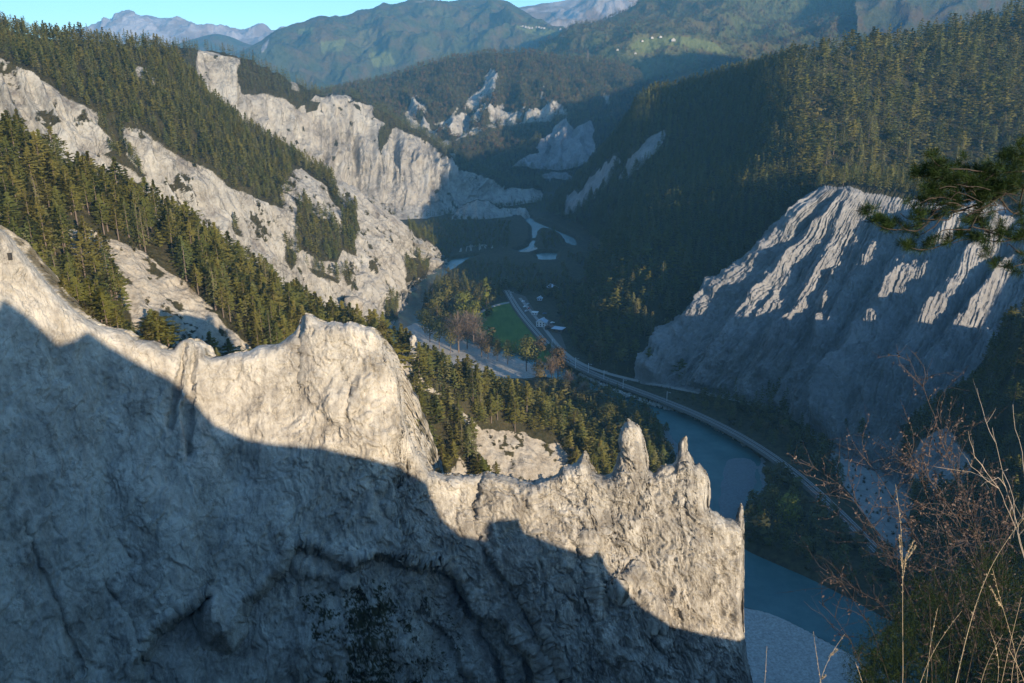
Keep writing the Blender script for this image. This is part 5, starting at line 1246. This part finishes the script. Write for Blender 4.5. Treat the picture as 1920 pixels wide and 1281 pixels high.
for k in range(14):
    a_ = [968, 976, 981, 985, 989, 993, 997, 1001, 1005, 1010, 1015, 1020, 1050, 1056][k]; b_ = 51 + (a_ - 968) * .09 + RN2.uniform(-1.5, 1.5)
    p_ = surf(MTF[0], a_, b_); house('village_house', p_, RN2.uniform(0, 1), 15, 13, 9, 5, M_pale_h, M_red, 'tiny pale house of the village high on the far blue mountain', 'house', 'houses of the far mountain village', detail=False)
# dark box fixed to the white rock at the left edge
px_, py_ = proj(WALL[WALLK:]); k = np.argmin(np.hypot(px_ - 20, py_ - 480)); p_ = WALL[WALLK:].reshape(-1, 3)[k]
e_ = empty('metal_box', p_ + [0, -.25, -.7], .15, 'small dark box standing against the white rock at the left edge', 'box')
c = Acc(); c.box((0, 0, .7), .62, .5, 1.35); c.build('body', M_dark, e_); c = Acc(); c.box((0, 0, 1.41), .74, .62, .07); c.build('lid', M_dark, e_)
# free-standing rocks
def rock(name, base, w, h, label, seed, taper=.35, mat=None, lean=(0, 0)):
    nr, ns = 40, 36; r = np.random.RandomState(seed); t = np.linspace(0, 1, nr)[:, None]; a = np.linspace(0, 2 * pi, ns, endpoint=False)[None, :]
    R = w / 2 * ((1 - t) ** taper) * (1 + .12 * np.sin(2 * a + seed)) + .001
    P_ = np.stack([R * np.cos(a) + lean[0] * t * h, R * np.sin(a) * .8 + lean[1] * t * h, t * h - .12 * h + 0 * a], -1)
    d = .16 * w * fbm(P_ * (1.5 / w) + seed, 4, .6); P_[..., 0] += d * np.cos(a); P_[..., 1] += d * np.sin(a); P_[..., 2] += .05 * h * fbm(P_ * (2.2 / w) + seed + 9, 3) * t
    idx = np.arange(nr * ns).reshape(nr, ns); nx = np.roll(idx, -1, 1); Fq = np.stack([idx[:-1], nx[:-1], nx[1:], idx[1:]], -1).reshape(-1, 4)
    o = link(name, raw_mesh(name, P_.reshape(-1, 3), Fq), mat or M_wall); o.location = base; tag(o, label, 'rock'); return o
rock('rock_pinnacle', W(776, 668, 408), 6.2, 13.5, 'slim pale rock pinnacle standing among the pines right of the wall top', 3, .45, lean=(-.03, 0))
rock('rock_block', W(664, 597, 730), 19, 24, 'block-shaped pale rock above the pines at the foot of the middle cliff', 5, .12, M_near)
rock('rock_pinnacle', W(1003, 850, 440), 4.5, 12, 'small pale rock tooth half hidden by pines on the near ridge', 8, .5, M_near)
# boulders along the river bank
def boulders():
    ln = resample(np.array([WZ(a, b, 1.2) for a, b in ((1090, 703), (1150, 733), (1190, 748), (1230, 760), (1290, 775), (1340, 799), (1400, 832))]), 420); r = np.random.RandomState(2); A_ = Acc()
    base = np.array([(x, y, z) for x in (-1, 1) for y in (-1, 1) for z in (-1, 1)], float); Fq = [[0, 1, 3, 2], [4, 6, 7, 5], [0, 4, 5, 1], [2, 3, 7, 6], [0, 2, 6, 4], [1, 5, 7, 3]]
    for p in ln:
        for q in range(2):
            s_ = r.uniform(.4, 1.1); V = base * s_ * r.uniform(.6, 1, (8, 1)) * r.uniform(.6, 1.1, 3); c_ = p + [r.normal() * 1.2, r.normal() * 1.6, r.uniform(-.3, 1.6)]; A_.add(V + c_, Fq)
    tag(A_.build('rubble', M_gravel), 'line of boulders protecting the railway bank along the river', kind='stuff')
boulders()
# ---------------------------------------------------------------- single trees one can point at
def one_tree(kind, base, h, name, cat, label, wide=1.0, idx=0, trunk=True):
    crowns = {'pine': NEARP, 'spruce': NEARS, **BRD}[kind]
    o = plant(kind + 'solo', crowns, name, cat, base - np.array([0, 0, .15]), h, label, None, wide, idx % len(crowns)); return o
def wall_tree(px, dpy, htpx, kind, label, wide=1.0, dY=2.0, idx=0, name='pine_tree', cat='pine'):
    x = np.interp(px, [c[0] for c in CREST[:200] if True][:120], [c[1] for c in CREST[:120]]); Y_ = np.interp(px, [-90, 0, 560, 1000, 1280], [150, 158, 184.5, 194.5, 203]) + dY
    b_ = W(px, x + dpy, Y_ + 3); h_ = (htpx + dpy) * (Y_) / 1480; return one_tree(kind, b_, h_, name, cat, label, wide, idx)
for i, (a_, d_, hp_, kd, lb, wd, dy, nm2, ct2) in enumerate((
    (128, 4, 62, 'pine', 'leftmost pine leaning over the crest of the front rock wall', 1.1, 1.5, 'pine_tree', 'pine'), (152, 6, 78, 'pine', 'bushy pine in the dark group just behind the left part of the wall crest', 1.3, 4, 'pine_tree', 'pine'),
    (178, 8, 92, 'pine', 'tallest pine of the group behind the left part of the wall crest', 1.3, 6, 'pine_tree', 'pine'), (203, 6, 84, 'pine', 'broad pine at the right end of the group behind the wall crest', 1.3, 3, 'pine_tree', 'pine'), (222, 4, 46, 'pine', 'short pine touching the wall crest right of the dark group', 1.3, 2, 'pine_tree', 'pine'),
    (165, 2, 40, 'shrub', 'low shrub at the foot of the dark pine group on the wall crest', 1.2, 1, 'shrub', 'shrub'),
    (300, 6, 72, 'pine', 'lone rounded pine in the gap of the wall crest', 1.7, 2, 'pine_tree', 'pine'), (318, 6, 58, 'pine', 'smaller pine pressed against the right side of the lone rounded pine', 1.6, 3.5, 'pine_tree', 'pine'), (281, 4, 36, 'shrub', 'low bush left of the lone rounded pine on the wall crest', 1.1, 2, 'shrub', 'shrub'),
    (408, 3, 22, 'spruce', 'tiny light green tree standing alone in the saddle of the wall crest', 1.6, .8, 'small_tree', 'tree'),
    (716, 6, 40, 'shrub', 'dark bush at the right shoulder of the highest rock', 1.0, 3, 'shrub', 'shrub'), (738, 40, 52, 'pine', 'bushy pine right behind the shoulder of the highest rock', 1.6, 8, 'pine_tree', 'pine'), (752, 60, 40, 'pine', 'lower pine at the shoulder of the highest rock beside the gravel bar', 1.6, 12, 'pine_tree', 'pine'),
    (905, 6, 40, 'pine', 'dark shaded pine top rising just behind the low part of the wall crest', 1.3, 2.5, 'pine_tree', 'pine'), (930, 6, 34, 'pine', 'small shaded pine right of the dark pine top behind the low crest', 1.3, 2.0, 'pine_tree', 'pine'),
    (822, 3, 16, 'shrub', 'small green bush where the wall crest drops to its low part', 1.1, 2, 'shrub', 'shrub'))):
    wall_tree(a_, d_, hp_, kd, lb, wd, dy, i, nm2, ct2)
VT = [(838, 580, 66, 'leaf', 'tall brownish broadleaf tree at the far left of the river grove'), (820, 600, 58, 'leaf', 'rounded brown tree on the river bank edge of the grove'), (852, 566, 46, 'leaf', 'brown tree behind the yellow tree of the grove'), (806, 640, 50, 'green', 'dark green tree at the water side corner of the grove'),
      (824, 652, 52, 'green', 'dark green tree beside the tip of the gravel bar'), (845, 660, 50, 'green', 'dark green tree in front of the bare white-stemmed trees'), (868, 604, 60, 'yellow', 'bright yellow green tree topping the river grove'), (890, 612, 54, 'yellow', 'smaller yellow tree right of the bright yellow green one'),
      (860, 658, 82, 'bare', 'bare pinkish tree with a pale stem in the middle of the grove'), (876, 652, 78, 'bare', 'bare pinkish tree at the upper left edge of the meadow'), (888, 640, 66, 'bare', 'bare brown tree leaning over the meadow corner'), (796, 622, 44, 'green', 'green tree farthest left at the river edge of the grove'),
      (858, 628, 50, 'leaf', 'brown green tree below the yellow tree in the grove'), (912, 594, 78, 'ivy', 'tall slender ivy green tree standing alone beyond the meadow'), (903, 668, 60, 'bare', 'orange brown tree on the meadow edge nearest the grove'), (952, 682, 46, 'yellow', 'small yellow tree between the gravel bar and the meadow'),
      (987, 694, 70, 'leaf', 'tall ochre tree at the lower corner of the meadow'), (1006, 684, 52, 'leaf', 'rounded ochre tree right beside the tall ochre tree'), (1046, 708, 62, 'leaf', 'brown pointed tree where the railway leaves the meadow'), (1034, 716, 58, 'bare', 'pink grey bare tree at the bend of the railway'), (932, 676, 40, 'leaf', 'low brown tree on the meadow bank left of the yellow tree'),
      (915, 672, 40, 'leaf', 'low rusty tree on the meadow bank right of the orange brown tree'), (1068, 730, 40, 'bare', 'small bare shrub-like tree between river and rails'), (1096, 744, 34, 'bare', 'thin bare tree on the river bank under the rails'), (1030, 664, 22, 'green', 'small green tree left of the two by the road at the meadow end'), (1022, 668, 24, 'green', 'small green tree at the last tip of the meadow'),
      (1446, 975, 66, 'leaf', 'faded orange tree by the river right of the last rock needle'), (1474, 990, 70, 'yellow', 'olive yellow tree beside the faded orange tree in the shade'), (1508, 1045, 42, 'leaf', 'small orange tree in the shaded wood above the lower river'), (1562, 975, 34, 'leaf', 'round grey brown tree at the end of the visible rails'),
      (1140, 800, 50, 'leaf', 'reddish tree in the dark riverside wood left of the big rock tooth'), (1012, 720, 46, 'leaf', 'dark brown tree on the bank below the ochre trees'), (1075, 655, 40, 'spruce', 'young sunlit spruce beside the road behind the railway bend')]
for i, (a_, b_, hp_, kd, lb) in enumerate(VT):
    b0 = WZ(a_, b_, 4.0); h_ = hp_ * np.linalg.norm(b0 - [0, 0, H]) / 1560
    one_tree(kd, b0, h_, 'spruce_tree' if kd == 'spruce' else 'broadleaf_tree', 'spruce' if kd == 'spruce' else 'tree', lb, 1.0, i)
# dead snag on the near ridge
nb_ = surf(NEAR, 300, 487); sn = empty('dead_tree', nb_, 0, 'pale dead pine trunk with bare branches above the white scree', 'dead tree')
c = Acc(); V, Fq = tube([(0, 0, -.3), (.1, 0, 5), (.0, .1, 12)], [.28, .2, .04], 6); c.add(V, Fq); c.build('trunk', plain('dead_wood', (.36, .32, .27), .9, 4, .2), sn); c = Acc()
for k in range(12):
    z = 4 + k * .62; a_ = k * 2.4; L_ = 2.2 - k * .12; V, Fq = tube([(0, 0, z), (L_ * .6 * cos(a_), L_ * .6 * sin(a_), z + .1), (L_ * cos(a_), L_ * sin(a_), z - .3)], [.07, .04, .01], 4); c.add(V, Fq)
c.build('branches', bpy.data.materials['dead_wood'], sn)

# ================================================================ PLANTS BESIDE THE VIEWER
RF = np.random.RandomState(21)
M_twig = plain('twig_bark', (.055, .042, .033), .9, 30, .3); M_pale = plain('pale_twig', (.34, .27, .20), .9, 30, .2); M_straw = plain('dry_straw', (.40, .30, .18), .8, 40, .2)
def fol(name, stops, tr=.25):
    m, nt, b = mat_new(name); n = noise(nt, position(nt), 14, 3, .6); c = ramp(nt, n, stops); nt.links.new(c, b.inputs['Base Color']); b.inputs['Roughness'].default_value = .6
    t_ = nt.nodes.new('ShaderNodeBsdfTranslucent'); nt.links.new(c, t_.inputs[0]); ms = nt.nodes.new('ShaderNodeMixShader'); ms.inputs[0].default_value = tr
    nt.links.new(b.outputs[0], ms.inputs[1]); nt.links.new(t_.outputs[0], ms.inputs[2]); nt.links.new(ms.outputs[0], nt.nodes['Material Output'].inputs['Surface']); return m
M_need = fol('long_needles', [(.35, (.010, .024, .007)), (.65, (.036, .062, .014))]); M_dead = fol('dead_leaves', [(.35, (.07, .045, .035)), (.65, (.21, .15, .115))]); M_jun = fol('juniper_needles', [(.35, (.010, .020, .006)), (.65, (.032, .050, .012))])
def smoothpath(pts_, n=8):
    P_ = np.array(pts_, float)
    if len(P_) < 3: return resample(P_, n * 2)
    return gsm(resample(P_, n * len(P_)), max(1, n // 3))
def leaf_tris(V, F3, p, d, L, w):
    d = d / (np.linalg.norm(d) + 1e-9); s_ = np.cross(d, RF.normal(size=3)); s_ /= np.linalg.norm(s_) + 1e-9
    n = len(V); V += [p, p + d * L * .5 + s_ * w, p + d * L, p + d * L * .5 - s_ * w]; F3.append((n, n + 1, n + 2, n + 3))
def tuft(V, F3, p, axis, L=.042, n=70):
    axis = axis / (np.linalg.norm(axis) + 1e-9)
    for k in range(n):
        t = RF.uniform(-.030, .012); d = axis * RF.uniform(.35, 1.1) + RF.normal(size=3) * .55; leaf_tris(V, F3, p + axis * t, d, L * RF.uniform(.7, 1.15), .0009)
# ---- pine bough reaching in from the right
def pine():
    YB = 4.3; q = lambda x, y, dy=0.0: W(1600 + x / 4.575, 260 + y / 4.575, YB + dy)
    root = np.array([4.35, 4.9, 226.3]); e = empty('pine_tree', root, 0, 'dark pine bough with long needles hanging in from the right edge', 'pine')
    a = Acc(); tp = [root + [0, 0, -.6], root + [-.1, 0, 1.5], root + [-.2, .1, 3.4], root + [-.1, .2, 5.5]]; V, Fq = tube(smoothpath(tp), np.linspace(.13, .05, 32), 10); a.add(V - root, Fq); a.build('trunk', M_bark, e, True)
    lines = [([(2400, 330, .5), (1900, 380, .3), (1464, 420), (1250, 500), (1100, 560), (900, 620), (760, 660), (640, 720), (480, 770), (300, 800), (230, 760), (150, 680), (80, 620)], .013),
             ([(1900, 380, .3), (1464, 400, .1), (1300, 420), (1100, 480), (900, 560), (820, 510), (700, 480), (580, 400)], .010), ([(1250, 500), (1100, 600), (1050, 680), (1000, 780), (850, 880), (700, 940), (560, 965), (430, 920)], .006),
             ([(2000, 760, .2), (1464, 840), (1300, 880), (1150, 890), (1000, 840), (860, 900)], .006), ([(1100, 560), (1050, 720), (1120, 790), (1300, 850), (1464, 870), (1900, 800, .2)], .005), ([(1900, 1020, .1), (1464, 1070), (1300, 1125), (1200, 1080), (1150, 960)], .005),
             ([(2100, 200, .2), (1464, 290), (1200, 300), (1000, 270), (800, 260), (700, 240), (660, 160)], .008), ([(2200, 60, .1), (1464, 180), (1380, 170), (1290, 180)], .006), ([(1200, 300), (1100, 390), (900, 400), (740, 330), (640, 330), (520, 320)], .006),
             ([(900, 620), (720, 600), (560, 640), (470, 540), (430, 530)], .005), ([(640, 720), (560, 800), (430, 790), (380, 700)], .004), ([(1000, 780), (760, 780), (700, 860), (690, 900)], .004), ([(1250, 500), (1350, 640), (1464, 640), (1800, 620, .1)], .005), ([(900, 560), (700, 560), (600, 540)], .005),
             ([(1464, 420), (1420, 560), (1440, 700), (1450, 800)], .005), ([(1000, 300), (960, 400), (1000, 480)], .005), ([(760, 660), (700, 760), (620, 800), (545, 830)], .004), ([(1464, 980), (1400, 960), (1330, 900), (1320, 920)], .003), ([(850, 600), (840, 700), (640, 690), (480, 700), (400, 640)], .003), ([(1050, 700), (1000, 760), (1260, 800), (1250, 740)], .004), ([(1120, 790), (1180, 820), (1250, 760)], .003)]
    A_ = Acc()
    for L_, r0 in lines:
        pts_ = [q(c[0] + RF.uniform(-6, 6), c[1] + RF.uniform(-6, 6), (c[2] if len(c) > 2 else 0) + RF.uniform(-.05, .05)) for c in L_]
        sp = smoothpath(pts_, 7); sp += .004 * fbm(sp * 14, 2)[:, None]; V, Fq = tube(sp, np.linspace(r0, .0018, len(sp)), 5); A_.add(V - root, Fq)
    p0 = root + [-.18, .1, 3.0]
    for tgt, r0 in (((2400, 330, .5), .022), ((2100, 200, .2), .012), ((2200, 60, .1), .012), ((2000, 760, .2), .010), ((1900, 1020, .1), .008)):
        sp = smoothpath([p0, (p0 + q(*tgt)) / 2 + [0, 0, .08], q(*tgt)], 8); V, Fq = tube(sp, np.linspace(r0 * 1.3, r0 * .8, len(sp)), 6); A_.add(V - root, Fq)
    for k in range(70):    # fine dead twigs in the thick part
        x, y = RF.uniform(700, 1464), RF.uniform(400, 640); s_ = q(x, y, RF.uniform(-.1, .12)); d = np.array([-RF.uniform(.04, .16), RF.normal() * .03, RF.normal() * .04]); V, Fq = tube(smoothpath([s_, s_ + d * .5 + [0, 0, .01], s_ + d], 4), [.0022] * 12, 4); A_.add(V - root, Fq)
    A_.build('branches', M_twig, e, True)
    tf = [(80,620),(180,600),(250,670),(200,690),(300,720),(360,700),(400,740),(440,790),(540,820),(290,770),(420,900),(470,930),(520,950),(560,700),(600,530),(560,520),(450,540),(680,550),(780,550),(600,410),(520,320),(660,150),(700,240),(800,290),(740,200),(640,330),(760,330),(900,380),(1000,340),(1080,350),(1000,420),(850,400),(700,400),(1100,390),(1200,350),(1300,170),(1400,180),(1380,220),(1440,290),(1464,120),(1460,230),(1300,280),(900,560),(1130,740),(1260,750),(1080,830),(720,840),(700,880),(1190,650),(1400,650),(1440,700),(1440,800),(1340,1080),(1380,1140),(1430,1150),(640,620),(560,640),(900,450),(1050,450),(1200,430),(1350,380),(880,300),(950,280),(820,350),(930,340),(560,300),(620,250),(1150,300),(1060,280),(760,430),(660,460),(520,600),(620,690),(500,680),(680,640),(1320,130),(1420,60),(1464,20),(1440,380),(1280,390),(1380,330),(1110,700),(1250,790),(1430,850),(330,760),(590,560),(640,500),(720,520),(850,500),(1464,640),(1420,600),(1030,810),(1120,870),(1460,180),(1350,240),(1230,240),(1000,380),(780,380),(720,290),(830,240)]
    for L_, r0 in lines[:9]:
        for k in range(len(L_) - 1):
            for j in range(3):
                t_ = RF.rand(); tf.append((L_[k][0] * (1 - t_) + L_[k + 1][0] * t_ + RF.normal() * 40, L_[k][1] * (1 - t_) + L_[k + 1][1] * t_ - abs(RF.normal()) * 45))
    for k in range(30): tf.append((RF.uniform(620, 1500), RF.uniform(230, 470)))
    V, F3 = [], []
    for (x, y) in tf:
        p = q(x, y, RF.uniform(-.06, .06)); ax = np.array([-.6 + RF.normal() * .4, -.2 + RF.normal() * .3, .25 + RF.normal() * .35]); tuft(V, F3, p - root, ax, .050, 125)
    link('needles', raw_mesh('needles', np.array(V), np.array(F3), False), M_need, e)
pine()
# ---- leafless shrub with brown leaves
M_shrubst = plain('shrub_stem', (.075, .058, .05), .9, 30, .3)
def shrub(name, stems, root, label, leafp, mat_s, nleaf, rad=.006, cat='shrub', jitter=30, twl=(40, 150), ntw=9):
    e = empty(name, root, 0, label, cat); A_ = Acc(); V, F3 = [], []
    for S_ in stems:
        P_ = [W(a, b, y) for a, b, y in S_]; P_ = [root + RF.normal(size=3) * .03] + P_ if S_[0][1] > 1290 else P_
        sp = smoothpath(P_, 9); sp += .012 * np.stack([fbm(sp * 5 + k, 3) for k in (1, 5, 9)], -1); V_, Fq = tube(sp, np.linspace(rad, .0013, len(sp)), 5); A_.add(V_ - root, Fq)
        n = len(sp)
        for k in range(ntw):
            i = int(n * RF.uniform(.35, .98)); p = sp[i]; d0 = sp[min(i + 2, n - 1)] - sp[i - 2]; d0 /= np.linalg.norm(d0) + 1e-9
            d = d0 + RF.normal(size=3) * .75; d /= np.linalg.norm(d); L_ = RF.uniform(*twl) / 1507 * p[1]; tw = [p]
            for j in range(5): d = d + RF.normal(size=3) * .22 + [0, 0, .05]; d /= np.linalg.norm(d); tw.append(tw[-1] + d * L_ / 5)
            tw = np.array(tw); V_, Fq = tube(tw, np.linspace(.0022, .0008, 6), 4); A_.add(V_ - root, Fq)
            for j in range(nleaf):
                t = RF.uniform(.2, 1) * 5; i0 = int(min(t, 4)); pp = tw[i0] + (tw[i0 + 1] - tw[i0]) * (t - i0)
                if RF.rand() < leafp(*[float(v) for v in proj(pp[None])[0:2]]): leaf_tris(V, F3, pp - root, d + RF.normal(size=3) * .8, RF.uniform(.012, .026), RF.uniform(.003, .007))
                if j < 2:
                    dd = d + RF.normal(size=3) * .7; dd /= np.linalg.norm(dd); V_, Fq = tube([pp, pp + dd * L_ * .18, pp + dd * L_ * .3 + [0, 0, .004]], [.0011, .0008, .0005], 3); A_.add(V_ - root, Fq)
    A_.build('stems', mat_s, e, True)
    if V: link('leaves', raw_mesh('leaves', np.array(V), np.array(F3), False), M_dead, e)
    return e
dens = lambda x, y: .95 if (1690 < x < 1900 and 780 < y < 1010) else .28
shrub('shrub', [[(1880, 1330, 4.6), (1850, 1100, 4.7), (1830, 980, 4.8), (1800, 900, 4.8), (1760, 820, 4.9), (1740, 740, 5.0), (1700, 665, 5.0)], [(1800, 1330, 4.4), (1720, 1150, 4.5), (1660, 1020, 4.6), (1600, 930, 4.7), (1540, 880, 4.8), (1500, 862, 4.8)], [(1840, 1310, 4.5), (1760, 1080, 4.6), (1690, 960, 4.7), (1640, 880, 4.7), (1600, 830, 4.8)],
                [(1860, 1330, 4.4), (1800, 1100, 4.3), (1760, 980, 4.3), (1730, 900, 4.3), (1700, 840, 4.3)], [(1890, 1330, 4.8), (1850, 1050, 4.9), (1800, 930, 4.8), (1780, 860, 4.8), (1760, 780, 4.8)], [(1870, 1330, 4.5), (1880, 1080, 4.5), (1870, 950, 4.5), (1850, 880, 4.5)], [(1780, 1330, 4.6), (1700, 1180, 4.7), (1640, 1120, 4.8), (1560, 1080, 4.8)],
                [(1820, 1330, 4.7), (1740, 1130, 4.8), (1700, 1050, 4.9), (1620, 1000, 5.0), (1560, 960, 5.0)], [(1900, 1330, 4.3), (1830, 1040, 4.3), (1770, 930, 4.2), (1720, 870, 4.2)]],
      np.array([2.75, 4.1, 225.2]), 'tangled leafless shrub with curled brown leaves at the right edge', dens, M_shrubst, 20, .007, ntw=60)
shrub('shrub', [[(1990, 1330, 4.0), (1925, 1080, 4.0), (1905, 960, 4.1), (1870, 880, 4.1), (1862, 800, 4.1)], [(1980, 1330, 4.1), (1915, 1020, 4.0), (1890, 930, 4.0), (1840, 870, 4.0)], [(2000, 1330, 4.0), (1940, 1000, 4.0), (1918, 860, 4.0), (1895, 760, 4.1)]],
      np.array([3.1, 3.9, 225.4]), 'pale bare-twigged bush at the far right edge above the juniper', lambda x, y: .06, M_pale, 6, .006, ntw=8)
shrub('shrub', [[(1640, 1330, 4.2), (1600, 1200, 4.3), (1560, 1150, 4.4), (1535, 1128, 4.4)], [(1680, 1330, 4.2), (1640, 1180, 4.3), (1600, 1120, 4.4), (1570, 1090, 4.4)]],
      np.array([2.1, 3.6, 225.6]), 'thin dark twigs reaching left over the river beside the green juniper', lambda x, y: .3, M_twig, 10, .004, ntw=12)
# ---- green juniper
def juniper():
    root = np.array([2.75, 4.0, 225.3]); e = empty('juniper_bush', root, 0, 'dense green juniper in the lower right corner behind the grass stalks', 'bush'); A_ = Acc(); V, F3 = [], []
    for k in range(560):
        x = RF.uniform(1600, 1990); y = RF.uniform(np.interp(x, [1600, 1680, 1760, 1880, 1990], [1215, 1130, 1085, 1020, 1010]), 1400); p = W(x, y, RF.uniform(3.9, 4.9))
        b_ = root + (p - root) * .25; b_[2] = min(b_[2], p[2]); sp = smoothpath([root, b_ + [0, 0, .1], p], 4)
        if k % 14 == 0: V_, Fq = tube(sp, np.linspace(.008, .0018, len(sp)), 4); A_.add(V_ - root, Fq)
        for j in range(13):
            pp = p + RF.normal(size=3) * .05; d = np.array([RF.normal() * .5, RF.normal() * .5, .8])
            for m in range(20): leaf_tris(V, F3, pp + d * RF.uniform(-.03, .05) - root, d * .6 + RF.normal(size=3) * .6, RF.uniform(.010, .018), .0012)
    A_.build('branches', M_twig, e, True); link('needles', raw_mesh('needles', np.array(V), np.array(F3), False), M_jun, e)
juniper()
# ---- dry grass stalks
def stalk(path, label, head=.45, r=.0022, side=()):
    P_ = [W(a, b, y) for a, b, y in path]; base = P_[0] + np.array([.02, 0, -1.2]); P_ = [base] + P_; e = empty('grass_stalk', base, 0, label, 'grass stalk', 'dry grass stalks beside the viewer')
    A_ = Acc(); sp = smoothpath(P_, 10); V, Fq = tube(sp, np.linspace(r, .0007, len(sp)), 5); A_.add(V - base, Fq); paths = [(sp, head)]
    for s_ in side: q = smoothpath([W(a, b, y) for a, b, y in s_], 8); V, Fq = tube(q, np.linspace(.0011, .0006, len(q)), 4); A_.add(V - base, Fq); paths.append((q, .9))
    A_.build('stem', M_straw, e, True)
    for sp_, hd in paths:
        Vv, F3 = [], []; n = len(sp_)
        for k in range(int(95 * hd) + 12):
            i = min(int(n * (1 - hd * RF.rand() * (.55 if hd < .8 else 1))), n - 2); d = sp_[i + 1] - sp_[i]; d /= np.linalg.norm(d) + 1e-9; leaf_tris(Vv, F3, sp_[i] - base, d + RF.normal(size=3) * .28, RF.uniform(.009, .016), .0015)
        link('seed_head', raw_mesh('seed_head', np.array(Vv), np.array(F3), False), M_straw, e)
stalk([(1694, 1300, 3.0), (1692, 1160, 3.0), (1693, 1040, 3.0), (1688, 960, 3.0), (1679, 908, 3.0)], 'tallest upright dry grass stalk with a branching seed head', .45, .0022, [[(1692, 1090, 3.0), (1700, 1040, 3.0), (1714, 1014, 3.0)], [(1692, 1060, 3.0), (1706, 1040, 3.0), (1716, 1024, 3.0)], [(1692, 1070, 3.0), (1688, 1030, 3.0), (1686, 1005, 3.0)]])
stalk([(1785, 1310, 2.8), (1815, 1180, 2.8), (1840, 1100, 2.8), (1862, 1050, 2.8), (1895, 1000, 2.8), (1925, 965, 2.8)], 'thick dry stalk slanting up to the right edge', .7, .0034)
stalk([(1735, 1310, 3.0), (1742, 1220, 3.0), (1750, 1170, 3.0), (1758, 1140, 3.0)], 'straight short straw between the tallest and the thick slanting stalk', .25, .002)
stalk([(1715, 1310, 3.1), (1740, 1235, 3.1), (1770, 1185, 3.1), (1803, 1146, 3.1)], 'curved seed spike leaning right across the juniper', .7, .0022)
stalk([(1912, 1300, 2.9), (1905, 1220, 2.9), (1888, 1165, 2.9), (1870, 1110, 2.9), (1861, 1066, 2.9)], 'drooping seed spike close to the right edge', .6, .002, [[(1880, 1140, 2.9), (1866, 1120, 2.9), (1858, 1100, 2.9)]])
stalk([(1528, 1310, 3.0), (1545, 1250, 3.0), (1560, 1215, 3.0), (1584, 1189, 3.0)], 'pale seed spike bending right over the gravel bank', .9, .0022, [[(1538, 1275, 3.0), (1546, 1268, 3.0)], [(1553, 1232, 3.0), (1568, 1220, 3.0)]])
stalk([(1545, 1310, 3.2), (1536, 1260, 3.2), (1529, 1220, 3.2), (1525, 1184, 3.2)], 'thin upright seed spike just left of the bending one', .7, .0018)
stalk([(1432, 1310, 3.2), (1436, 1255, 3.2), (1438, 1212, 3.2)], 'leftmost brown seed spike beside the end of the rock wall', .8, .0022)
stalk([(1628, 1310, 3.1), (1617, 1270, 3.1), (1604, 1242, 3.1)], 'short seed spike alone over the gravel bank near the juniper', .8, .0018)
stalk([(1880, 1240, 2.9), (1868, 1205, 2.9), (1857, 1184, 2.9)], 'short spike low in the right corner in front of the dark bush', .7, .0018)
# ---- dead fern
def fern():
    base = np.array([2.35, 3.0, 226.2]); e = empty('fern', base, 0, 'withered brown fern frond in the bottom right corner', 'fern'); A_ = Acc(); V, F3 = [], []
    for S_ in ([(1900, 1310, 2.7), (1890, 1250, 2.7), (1905, 1200, 2.7), (1935, 1165, 2.7)], [(1870, 1310, 2.9), (1900, 1180, 2.9), (1915, 1120, 2.9)], [(1940, 1310, 2.6), (1915, 1240, 2.6), (1890, 1215, 2.6)], [(1830, 1310, 3.1), (1850, 1230, 3.1), (1880, 1190, 3.1)]):
        sp = smoothpath([base] + [W(*s) for s in S_], 12); V_, Fq = tube(sp, np.linspace(.002, .0008, len(sp)), 4); A_.add(V_ - base, Fq); n = len(sp)
        for i in range(n // 3, n - 1):
            d = sp[i + 1] - sp[i]; d /= np.linalg.norm(d) + 1e-9; s_ = np.cross(d, [0, -1, .2]); s_ /= np.linalg.norm(s_); L_ = .075 * (1 - (i - n / 3) / (n * .75)) + .01
            for sg in (-1, 1):
                tip = sp[i] + (s_ * sg + d * .5) * L_
                for m in range(9): t = (m + .5) / 9; pp = sp[i] * (1 - t) + tip * t; leaf_tris(V, F3, pp - base, d + s_ * sg * .4 + RF.normal(size=3) * .2, .012 * (1.1 - t), .0016)
    A_.build('stems', M_straw, e, True); link('fronds', raw_mesh('fronds', np.array(V), np.array(F3), False), M_dead, e)
fern()
